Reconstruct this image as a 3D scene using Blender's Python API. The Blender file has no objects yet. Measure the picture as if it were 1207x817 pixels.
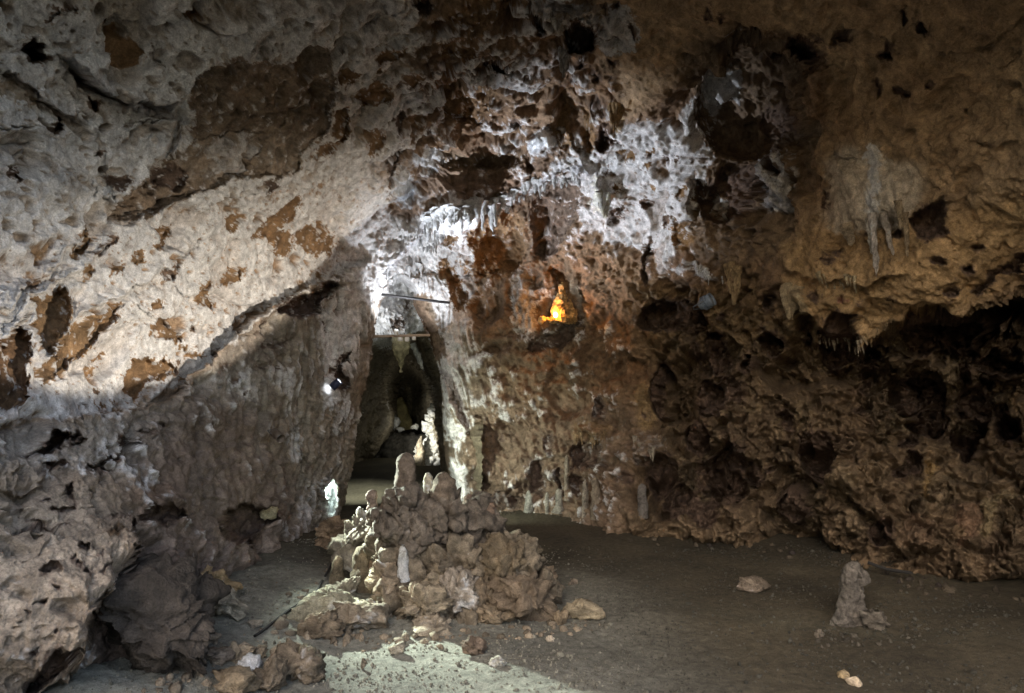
import bpy, bmesh, math, random
import numpy as np
from mathutils import Vector, Matrix

# ------------------------------------------------------------------ camera
FPX, CX, CY, PITCH, EYE = 830.0, 603.5, 408.5, math.radians(4.3), 1.6
SP, CP = math.sin(PITCH), math.cos(PITCH)
S = bpy.context.scene
COL = S.collection
cam = bpy.data.cameras.new('camera')
cam.sensor_width = 36.0
cam.lens = 36.0 * FPX / 1207.0
cam.clip_start, cam.clip_end = 0.05, 400.0
camo = bpy.data.objects.new('camera', cam)
COL.objects.link(camo)
camo.location = (0, 0, EYE)
camo.rotation_euler = (math.pi / 2 + PITCH, 0, 0)
S.camera = camo


def ray(px, py):
    x = (px - CX) / FPX
    y = (CY - py) / FPX
    return x, CP - y * SP, SP + y * CP          # world direction with forward depth 1


def at(px, py, d):
    x, y, z = ray(px, py)
    return Vector((x * d, y * d, EYE + z * d))


# ------------------------------------------------------------------ light and exposure
S.view_settings.view_transform = 'Standard'
S.view_settings.look = 'None'
S.view_settings.exposure = 1.75
S.view_settings.gamma = 1.0
S.cycles.max_bounces = 5
S.cycles.diffuse_bounces = 2
S.cycles.glossy_bounces = 2
S.cycles.sample_clamp_indirect = 3.0
S.cycles.use_denoising = True
W = bpy.data.worlds.new('World')
S.world = W
W.use_nodes = True
wn = W.node_tree
sky = wn.nodes.new('ShaderNodeTexSky')
sky.sky_type = 'NISHITA'
sky.sun_disc = False
sky.sun_elevation = math.radians(38)
sky.sun_rotation = math.radians(200)
sky.dust_density = 3.0
bgn = wn.nodes['Background']
bgn.inputs['Strength'].default_value = 0.15
wn.links.new(sky.outputs[0], bgn.inputs['Color'])


def spot(name, loc, target, watts, color, size, blend, radius=0.04):
    L = bpy.data.lights.new(name, 'SPOT')
    L.energy, L.color, L.spot_size, L.spot_blend = watts, color, math.radians(size), blend
    L.shadow_soft_size = radius
    o = bpy.data.objects.new(name, L)
    COL.objects.link(o)
    o.location = loc
    o.rotation_euler = (Vector(target) - Vector(loc)).to_track_quat('-Z', 'Y').to_euler()
    return o


def bulb(name, loc, watts, color, radius=0.03):
    L = bpy.data.lights.new(name, 'POINT')
    L.energy, L.color, L.shadow_soft_size = watts, color, radius
    o = bpy.data.objects.new(name, L)
    COL.objects.link(o)
    o.location = loc
    return o


MOUTH_Y, MOUTH_Z, MOUTH_X, MOUTH_W = .5, .9, 6.0, 10.0          # cave mouth sized for fill light, in the hill behind and above the camera
SLAB_POS = Vector((2.85, 2.9, .42))
SLAB_AIM = Vector((-.691, .254, .677)).normalized()
LAMP_POS = at(398, 451, 8.25)          # double ended lamp on the pillar
LAMP_UP = (at(640, 235, 8.6) - LAMP_POS).normalized()
LAMP_DOWN = LAMP_POS - LAMP_UP * .19
GROUND_POS, GROUND_AIM = at(326, 512, 6.8), at(620, 782, 4.3)
LIGHTS = {
    'slab': spot('slab_lamp', SLAB_POS + SLAB_AIM * .03, SLAB_POS + SLAB_AIM, 650, (1.0, 0.89, 0.75), 63, 0.05, 0.04),
    'ledge': spot('ledge_lamp', LAMP_POS + LAMP_UP * .08, at(640, 240, 8.8), 240, (0.80, 0.87, 1.0), 66, 0.7, 0.04),
    'ground': spot('ground_lamp', GROUND_POS + (GROUND_AIM - GROUND_POS).normalized() * .02, GROUND_AIM, 640, (0.86, 1.0, 0.88), 60, 1.0, 0.035),
    'beam': spot('beam_lamp', at(478, 389, 9.62), at(478, 300, 10.0), 26, (0.86, 0.91, 1.0), 150, 0.6, 0.03),
    'path': spot('path_lamp', at(447, 402, 10.9), at(430, 580, 12.0), 300, (0.92, 1.0, 0.9), 60, 0.8, 0.03),
    'niche': bulb('niche_bulb', at(651, 367, 9.46), 4.0, (1.0, 0.38, 0.05), 0.03),
    'side': bulb('side_bulb', at(385, 577, 8.9), 5, (0.8, 1.0, 0.95), 0.03),
    'passage': spot('passage_lamp', at(458, 520, 15.0), at(508, 515, 17.5), 170, (1.0, 1.0, 0.9), 38, 0.5, 0.05),
    'bell': spot('bell_lamp', at(432, 425, 10.9), at(480, 345, 11.8), 16, (0.9, 0.95, 1.0), 100, 0.6, 0.04),
    'deep': bulb('deep_bulb', at(484, 506, 18.6), 2.5, (1.0, 1.0, 0.9), 0.04),
    'mouth': spot('mouth_lamp', at(512, 566, 8.9), at(580, 550, 10.2), 42, (0.92, 1.0, 0.85), 130, 0.8, 0.04),
}

# the daylight that comes in at the mouth is sampled there (this emits nothing of its own)
_pl = bpy.data.lights.new('mouth_portal', 'AREA')
_pl.shape, _pl.size, _pl.size_y = 'RECTANGLE', 8.6, 5.6
_pl.cycles.is_portal = True
_po = bpy.data.objects.new('mouth_portal', _pl)
COL.objects.link(_po)
_po.location = (.3, 1.3, 2.6)
_po.rotation_euler = (math.pi / 2, 0, math.pi)
STEP = 1.15
# ------------------------------------------------------------------ noise
_rng = np.random.RandomState(7)
_perm = _rng.permutation(256).astype(np.int32)
_perm = np.concatenate([_perm, _perm, _perm])
_g = _rng.normal(size=(256, 3)).astype(np.float32)
_g /= np.linalg.norm(_g, axis=1)[:, None]
_r4 = _rng.rand(256, 4).astype(np.float32)


def perlin(P, scale, seed=0):
    """gradient noise, about -0.7..0.7; scale = wavelength in metres (number or x, y, z)"""
    Q = P / np.asarray(scale, np.float32) + np.float32(seed * 17.31)
    I = np.floor(Q)
    Fr = Q - I
    I = I.astype(np.int32) & 255
    Wt = Fr * Fr * Fr * (Fr * (Fr * 6 - 15) + 10)
    out = None
    for dx in (0, 1):
        a = _perm[(I[:, 0] + dx) & 255]
        wx = Wt[:, 0] if dx else 1 - Wt[:, 0]
        for dy in (0, 1):
            b = _perm[a + ((I[:, 1] + dy) & 255)]
            wxy = wx * (Wt[:, 1] if dy else 1 - Wt[:, 1])
            for dz in (0, 1):
                h = _perm[b + ((I[:, 2] + dz) & 255)]
                g = _g[h]
                v = g[:, 0] * (Fr[:, 0] - dx) + g[:, 1] * (Fr[:, 1] - dy) + g[:, 2] * (Fr[:, 2] - dz)
                v *= wxy * (Wt[:, 2] if dz else 1 - Wt[:, 2])
                out = v if out is None else out + v
    return out


def fbm(P, scale, octaves=4, seed=0, gain=0.5):
    s = np.asarray(scale, np.float32)
    a, t = 1.0, 0
    for k in range(octaves):
        t = t + a * perlin(P, s, seed + k)
        a *= gain
        s = s / 2.03
    return t


def ridged(P, scale, octaves=3, seed=0, gain=0.5):
    s = np.asarray(scale, np.float32)
    a, t = 1.0, 0
    for k in range(octaves):
        t = t + a * (1 - 2.2 * np.abs(perlin(P, s, seed + k)))
        a *= gain
        s = s / 2.1
    return t


def worley(P, scale, seed=0):
    """distance to nearest feature point (cells), second distance, a random value of the cell"""
    Q = P / np.asarray(scale, np.float32) + np.float32(seed * 11.7)
    I = np.floor(Q)
    Fr = (Q - I).astype(np.float32)
    I = I.astype(np.int32) & 255
    f1 = np.full(len(Q), 9, np.float32)
    f2 = np.full(len(Q), 9, np.float32)
    rid = np.zeros(len(Q), np.float32)
    for dx in (-1, 0, 1):
        a = _perm[(I[:, 0] + dx) & 255]
        for dy in (-1, 0, 1):
            b = _perm[a + ((I[:, 1] + dy) & 255)]
            for dz in (-1, 0, 1):
                h = _perm[b + ((I[:, 2] + dz) & 255)]
                r = _r4[h]
                d = (dx + r[:, 0] - Fr[:, 0]) ** 2 + (dy + r[:, 1] - Fr[:, 1]) ** 2 + (dz + r[:, 2] - Fr[:, 2]) ** 2
                m = d < f1
                f2 = np.where(m, f1, np.minimum(f2, d))
                f1 = np.where(m, d, f1)
                rid = np.where(m, r[:, 3], rid)
    return np.sqrt(f1), np.sqrt(f2), rid


def broken(P, scale, seed=0):
    """fractured stone: every cell a facet tilted its own way (height in cell units, -0.5..0.5) and the distance to its edge"""
    Q = P / np.asarray(scale, np.float32) + np.float32(seed * 11.7)
    I = np.floor(Q)
    Fr = (Q - I).astype(np.float32)
    I = I.astype(np.int32) & 255
    f1 = np.full(len(Q), 9, np.float32)
    f2 = np.full(len(Q), 9, np.float32)
    tl = np.zeros(len(Q), np.float32)
    for dx in (-1, 0, 1):
        a = _perm[(I[:, 0] + dx) & 255]
        for dy in (-1, 0, 1):
            b = _perm[a + ((I[:, 1] + dy) & 255)]
            for dz in (-1, 0, 1):
                h = _perm[b + ((I[:, 2] + dz) & 255)]
                r = _r4[h]
                vx, vy, vz = dx + r[:, 0] - Fr[:, 0], dy + r[:, 1] - Fr[:, 1], dz + r[:, 2] - Fr[:, 2]
                d = vx * vx + vy * vy + vz * vz
                g = _g[h]
                m = d < f1
                f2 = np.where(m, f1, np.minimum(f2, d))
                f1 = np.where(m, d, f1)
                tl = np.where(m, vx * g[:, 0] + vy * g[:, 1] + vz * g[:, 2] + .7 * (r[:, 3] - .5), tl)
    return tl, np.sqrt(f2) - np.sqrt(f1)


def sstep(a, b, x):
    t = np.clip((x - a) / (b - a), 0, 1)
    return t * t * (3 - 2 * t)


def pts_of(spec):
    """'zoom x,y x,y ...' -> photo pixel array"""
    z, *rest = spec.split()
    x0, y0, s = ZOOM[z]
    return np.array([[x0 + float(a.split(',')[0]) / s, y0 + float(a.split(',')[1]) / s] for a in rest], np.float32)


def rounded(p, n=2):
    """cuts the corners of a closed outline"""
    for _ in range(n):
        q = np.roll(p, -1, axis=0)
        p = np.stack([.78 * p + .22 * q, .22 * p + .78 * q], 1).reshape(-1, 2)
    return p


ZOOM = dict(P=(0, 0, 1), A=(0, 0, 2.874), B=(400, 0, 2.874), C=(800, 0, 2.919), D=(0, 270, 2.874), E=(400, 270, 2.874),
            F=(800, 270, 2.919), G=(0, 537, 2.874), H=(400, 537, 2.874), I=(800, 537, 2.919), J=(620, 0, 4.5375),
            K=(400, 0, 4.083), L=(0, 450, 4.3), M=(220, 320, 4.538), N=(220, 480, 4.538), O=(960, 150, 4.5375),
            R=(620, 150, 4.5375), Q=(540, 300, 5.106), V=(540, 460, 4.54), T=(740, 280, 4.541), U=(740, 440, 4.086),
            X=(960, 380, 4.538), Y=(960, 540, 4.538), W=(430, 150, 4.162), H2=(380, 300, 4.539), H3=(360, 460, 5.105),
            Z=(0, 620, 4.146))


def poly_sd(U, Vv, pts):
    """signed distance (negative inside) in pixels"""
    d2 = np.full(U.shape, 1e9, np.float32)
    ins = np.zeros(U.shape, bool)
    n = len(pts)
    for i in range(n):
        ax, ay = pts[i]
        bx, by = pts[(i + 1) % n]
        ex, ey = bx - ax, by - ay
        t = np.clip(((U - ax) * ex + (Vv - ay) * ey) / (ex * ex + ey * ey + 1e-9), 0, 1)
        d2 = np.minimum(d2, (U - ax - t * ex) ** 2 + (Vv - ay - t * ey) ** 2)
        if ay != by:
            c = ((ay > Vv) != (by > Vv)) & (U < (bx - ax) * (Vv - ay) / (by - ay) + ax)
            ins ^= c
    d = np.sqrt(d2)
    return np.where(ins, -d, d)


def line_sd(U, Vv, pts):
    """distance, side (+1 on the right of travel), arc position from the nearer end (px)"""
    d2 = np.full(U.shape, 1e9, np.float32)
    sg = np.ones(U.shape, np.float32)
    arc = np.zeros(U.shape, np.float32)
    seg = np.hypot(*(pts[1:] - pts[:-1]).T)
    tot = seg.sum()
    acc = 0.0
    for i in range(len(pts) - 1):
        ax, ay = pts[i]
        bx, by = pts[i + 1]
        ex, ey = bx - ax, by - ay
        t = np.clip(((U - ax) * ex + (Vv - ay) * ey) / (ex * ex + ey * ey + 1e-9), 0, 1)
        q = (U - ax - t * ex) ** 2 + (Vv - ay - t * ey) ** 2
        m = q < d2
        d2 = np.where(m, q, d2)
        sg = np.where(m, np.sign(ex * (Vv - ay) - ey * (U - ax)), sg)
        s = acc + t * seg[i]
        arc = np.where(m, np.minimum(s, tot - s), arc)
        acc += seg[i]
    return np.sqrt(d2), sg, arc


def box_blur(A, r, n=2):
    for _ in range(n):
        for ax in (0, 1):
            P_ = np.pad(A, [(r + 1, r) if k == ax else (0, 0) for k in (0, 1)], mode='edge')
            c = np.cumsum(P_, axis=ax, dtype=np.float64)
            if ax == 0:
                A = (c[2 * r + 1:] - c[:-2 * r - 1]) / (2 * r + 1)
            else:
                A = (c[:, 2 * r + 1:] - c[:, :-2 * r - 1]) / (2 * r + 1)
    return A.astype(np.float32)


class RBF:
    """smooth depth through control points (px, py, depth)"""
    def __init__(self, cps, lam=1e-3):
        c = np.array(cps, np.float64)
        self.c = c[:, :2] / 400.0
        n = len(c)
        K = self._k(self.c) + lam * np.eye(n)
        Pm = np.hstack([np.ones((n, 1)), self.c])
        A = np.block([[K, Pm], [Pm.T, np.zeros((3, 3))]])
        self.w = np.linalg.solve(A, np.concatenate([np.log(c[:, 2]), np.zeros(3)]))

    def _k(self, X):
        r2 = ((X[:, None, :] - self.c[None]) ** 2).sum(-1)
        return 0.5 * r2 * np.log(r2 + 1e-12)

    def __call__(self, U, Vv):
        X = np.stack([U.ravel(), Vv.ravel()], 1) / 400.0
        out = np.empty(len(X))
        for i in range(0, len(X), 20000):
            x = X[i:i + 20000]
            out[i:i + 20000] = self._k(x) @ self.w[:-3] + self.w[-3] + x @ self.w[-2:]
        return np.exp(out).reshape(U.shape)


def axis(lo, hi, a, b, step, grow=1.07, mx=16):
    """grid line positions: even between a and b, coarser outwards to lo and hi"""
    core = np.arange(a, b + step, step)
    left, s, x = [], step, a
    while x > lo:
        s = min(s * grow, mx)
        x -= s
        left.append(x)
    right, s, x = [], step, core[-1]
    while x < hi:
        s = min(s * grow, mx)
        x += s
        right.append(x)
    return np.array(left[::-1] + list(core) + right, np.float32)


def upsample(C, xc, yc, xs, ys):
    def wts(src, dst):
        i = np.clip(np.searchsorted(src, dst) - 1, 0, len(src) - 2)
        return i, ((dst - src[i]) / (src[i + 1] - src[i])).astype(np.float32)
    ix, fx = wts(xc, xs)
    iy, fy = wts(yc, ys)
    fx = np.clip(fx, 0, 1)
    fy = np.clip(fy, 0, 1)[:, None]
    R = C[:, ix] * (1 - fx) + C[:, ix + 1] * fx
    return (R[iy] * (1 - fy) + R[iy + 1] * fy).astype(np.float32)


def grid_normals(P):
    du = np.gradient(P, axis=1)
    dv = np.gradient(P, axis=0)
    N = np.cross(dv, du)
    N /= np.linalg.norm(N, axis=2)[..., None] + 1e-9
    return N


def mesh_from(name, V3, Fq, mat, color=None, smooth=True):
    me = bpy.data.meshes.new(name)
    nq = len(Fq)
    k = Fq.shape[1]
    me.vertices.add(len(V3))
    me.vertices.foreach_set('co', np.ascontiguousarray(V3, np.float32).ravel())
    me.loops.add(nq * k)
    me.loops.foreach_set('vertex_index', np.ascontiguousarray(Fq, np.int32).ravel())
    me.polygons.add(nq)
    me.polygons.foreach_set('loop_start', np.arange(0, nq * k, k, dtype=np.int32))
    me.update(calc_edges=True)
    if smooth:
        me.polygons.foreach_set('use_smooth', np.ones(nq, bool))
    if color is not None:
        ca = me.color_attributes.new('albedo', 'FLOAT_COLOR', 'POINT')
        c4 = np.ones((len(V3), 4), np.float32)
        c4[:, :3] = color
        ca.data.foreach_set('color', c4.ravel())
    me.materials.append(mat)
    o = bpy.data.objects.new(name, me)
    COL.objects.link(o)
    return o


def grid_object(name, P, keep, mat, color):
    """keep: bool per quad; drops unused vertices"""
    H, Wd = P.shape[:2]
    idx = np.arange(H * Wd, dtype=np.int32).reshape(H, Wd)
    q = np.stack([idx[:-1, :-1], idx[1:, :-1], idx[1:, 1:], idx[:-1, 1:]], -1)[keep]
    used = np.unique(q)
    remap = np.zeros(H * Wd, np.int32)
    remap[used] = np.arange(len(used), dtype=np.int32)
    return mesh_from(name, P.reshape(-1, 3)[used], remap[q], mat, color.reshape(-1, 3)[used])
# ------------------------------------------------------------------ shape of the rock, read off the photograph
# control points of the main rock face: photo x, photo y, metres ahead of the camera
CPS = [(-520, -450, 1.7), (-520, 100, 1.8), (-520, 400, 1.9), (-520, 800, 1.8), (-520, 1100, 1.7), (0, -450, 2.1), (400, -450, 2.4),
       (800, -450, 2.5), (1200, -450, 2.2), (1720, -450, 1.8), (1720, 0, 2.2), (1720, 400, 2.5), (1720, 800, 2.4), (1720, 1100, 2.2),
       (-200, 200, 2.7), (-200, 500, 2.6), (-200, 800, 2.5), (-200, -150, 2.5), (300, -150, 3.6), (700, -150, 4.2), (1100, -150, 3.5), (1400, 0, 3.0),
       (1400, 300, 3.5), (1400, 600, 4.3), (1400, 850, 3.6),
       (0, 0, 3.6), (0, 100, 3.8), (0, 300, 3.9), (0, 450, 3.6), (0, 600, 3.4), (0, 800, 3.2), (100, 700, 3.6), (100, 600, 3.9), (60, 500, 4.0),
       (150, 450, 5.2), (300, 450, 6.9), (380, 450, 8.4), (425, 450, 9.3), (440, 300, 9.6), (300, 300, 6.8), (150, 300, 5.1), (150, 380, 5.1), (200, 150, 5.0), (350, 150, 6.2),
       (450, 200, 8.0), (200, 0, 4.3), (400, 0, 5.3), (400, 100, 6.3), (300, 370, 7.0), (240, 470, 6.0),
       (215, 570, 5.2), (220, 640, 5.0), (250, 700, 5.1), (300, 560, 6.6), (340, 650, 7.4), (270, 720, 5.35), (150, 780, 4.0), (200, 800, 4.3), (390, 600, 9.3), (60, 830, 3.5),
       (530, 120, 7.6), (600, 0, 6.0), (570, 200, 9.0), (600, 300, 10.2), (540, 245, 9.0), (700, 100, 7.2), (720, 220, 8.6), (800, 0, 5.5), (800, 130, 7.0), (640, 180, 8.4),
       (900, 50, 5.5), (900, 160, 6.7), (1000, 50, 5.1), (1100, 100, 4.9), (1207, 0, 4.0), (1207, 150, 4.4), (1050, 250, 5.6), (1207, 250, 4.7), (1000, 340, 6.1), (1100, 340, 5.5),
       (1050, 440, 6.9), (1207, 400, 5.9), (1207, 550, 6.2), (1207, 725, 5.5), (1207, 900, 5.4), (1110, 700, 5.8), (1060, 690, 6.1), (960, 655, 7.2), (860, 640, 7.9), (740, 632, 8.3), (660, 607, 9.8),
       (560, 600, 10.3), (1060, 900, 6.0), (860, 860, 7.8), (660, 800, 9.6), (560, 800, 10.2), (400, 800, 9.8), (1100, 600, 6.5), (1000, 560, 6.7), (900, 450, 7.5), (900, 550, 7.6), (800, 500, 8.5), (700, 450, 9.6), (700, 550, 9.5),
       (620, 400, 10.1), (620, 550, 10.2), (560, 450, 10.4), (540, 380, 10.5), (500, 330, 10.4), (800, 350, 8.5), (760, 340, 8.9), (480, 260, 9.7), (680, 300, 9.6)]

# regions: polygon, edge softness px, base colour, crust cover, then amounts of rough, lump, pit, streak, scallop
REG = [
    ('P -600,-600 470,-600 500,0 470,200 330,230 130,270 -600,420', 30, (.34, .265, .185), .84, .55, 0, .75, 0, .35),
    ('P -600,420 130,270 330,230 470,200 450,300 350,345 270,400 215,470 60,500 -600,560', 25, (.30, .165, .06), .90, .30, 0, .55, 0, .1),
    ('P -600,560 60,500 215,470 270,400 350,345 450,300 450,420 420,500 400,610 330,660 220,560 0,560', 10, (.33, .285, .235), .26, .45, 0, .9, .15, .1),
    ('P -600,560 150,560 165,620 165,680 120,720 90,830 -600,1200', 25, (.34, .265, .19), .12, .28, 0, 1.1, 0, .1),
    ('P 165,600 330,640 260,740 150,830 95,830 120,720 165,680', 10, (.16, .115, .09), .02, 1.2, .2, .3, 0, .5),
    ('P 330,350 455,300 440,400 405,600 330,640 310,500', 30, (.32, .265, .195), .30, .6, 0, .3, 1, 0),
    ('P 200,470 330,480 340,620 300,660 180,640 170,560', 30, (.21, .155, .115), .10, 1, 0, .4, .3, .3),
    ('P 450,-600 700,-600 800,60 650,180 470,200 500,0', 25, (.21, .125, .065), .36, 1.1, .1, .8, 0, 1),
    ('P 700,-600 1900,-600 1900,400 1207,330 1000,380 930,300 930,180 850,60 750,130 700,60', 20, (.36, .25, .145), -.4, .7, 0, .55, .12, .25),
    ('P 800,60 860,30 950,60 960,180 930,300 850,330 790,260 820,160', 15, (.20, .14, .09), .04, 1.2, .3, .6, 0, .6),
    ('P 635,215 690,180 760,130 838,150 828,230 800,280 775,330 740,300 700,280 650,260', 14, (.24, .16, .10), .80, .9, .10, .8, .15, 0),
    ('P 470,300 620,235 740,300 790,350 800,480 560,480 530,520 500,400', 15, (.20, .125, .068), .16, 1.0, .25, .5, .5, .2),
    ('P 440,300 470,270 540,235 565,250 570,300 545,330 530,370 500,345 440,340', 10, (.25, .19, .14), .85, .8, 0, .3, 1, 0),
    ('P 395,330 450,262 500,270 505,320 470,338 440,348 425,400 395,470 362,455 372,385', 14, (.30, .27, .24), .74, .7, 0, .3, .9, 0),
    ('P 500,340 540,380 560,450 600,520 640,600 535,612 525,480', 14, (.27, .215, .15), .60, .8, 0, .3, 1.7, 0),
    ('P 545,480 760,480 780,640 545,620', 18, (.20, .135, .085), .16, 1.1, .3, .5, .8, .1),
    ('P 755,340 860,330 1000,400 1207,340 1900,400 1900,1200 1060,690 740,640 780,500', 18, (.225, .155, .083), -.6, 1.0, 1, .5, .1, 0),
    ('P 770,420 900,410 1010,440 1110,400 1260,360 1900,450 1900,1200 1060,690 740,640 770,520', 25, (.170, .118, .070), -.6, 1.1, 1.1, .5, .1, 0),  # lower right wall: its shade is put into a darker base colour
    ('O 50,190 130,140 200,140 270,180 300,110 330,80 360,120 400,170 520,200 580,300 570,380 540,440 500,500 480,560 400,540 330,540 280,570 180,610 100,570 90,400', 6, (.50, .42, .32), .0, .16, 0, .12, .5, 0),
    ('P 925,280 1207,225 1207,320 1130,370 1010,410 930,370', 14, (.38, .25, .125), -.3, .7, 0, .6, .1, .2),
]

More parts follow.
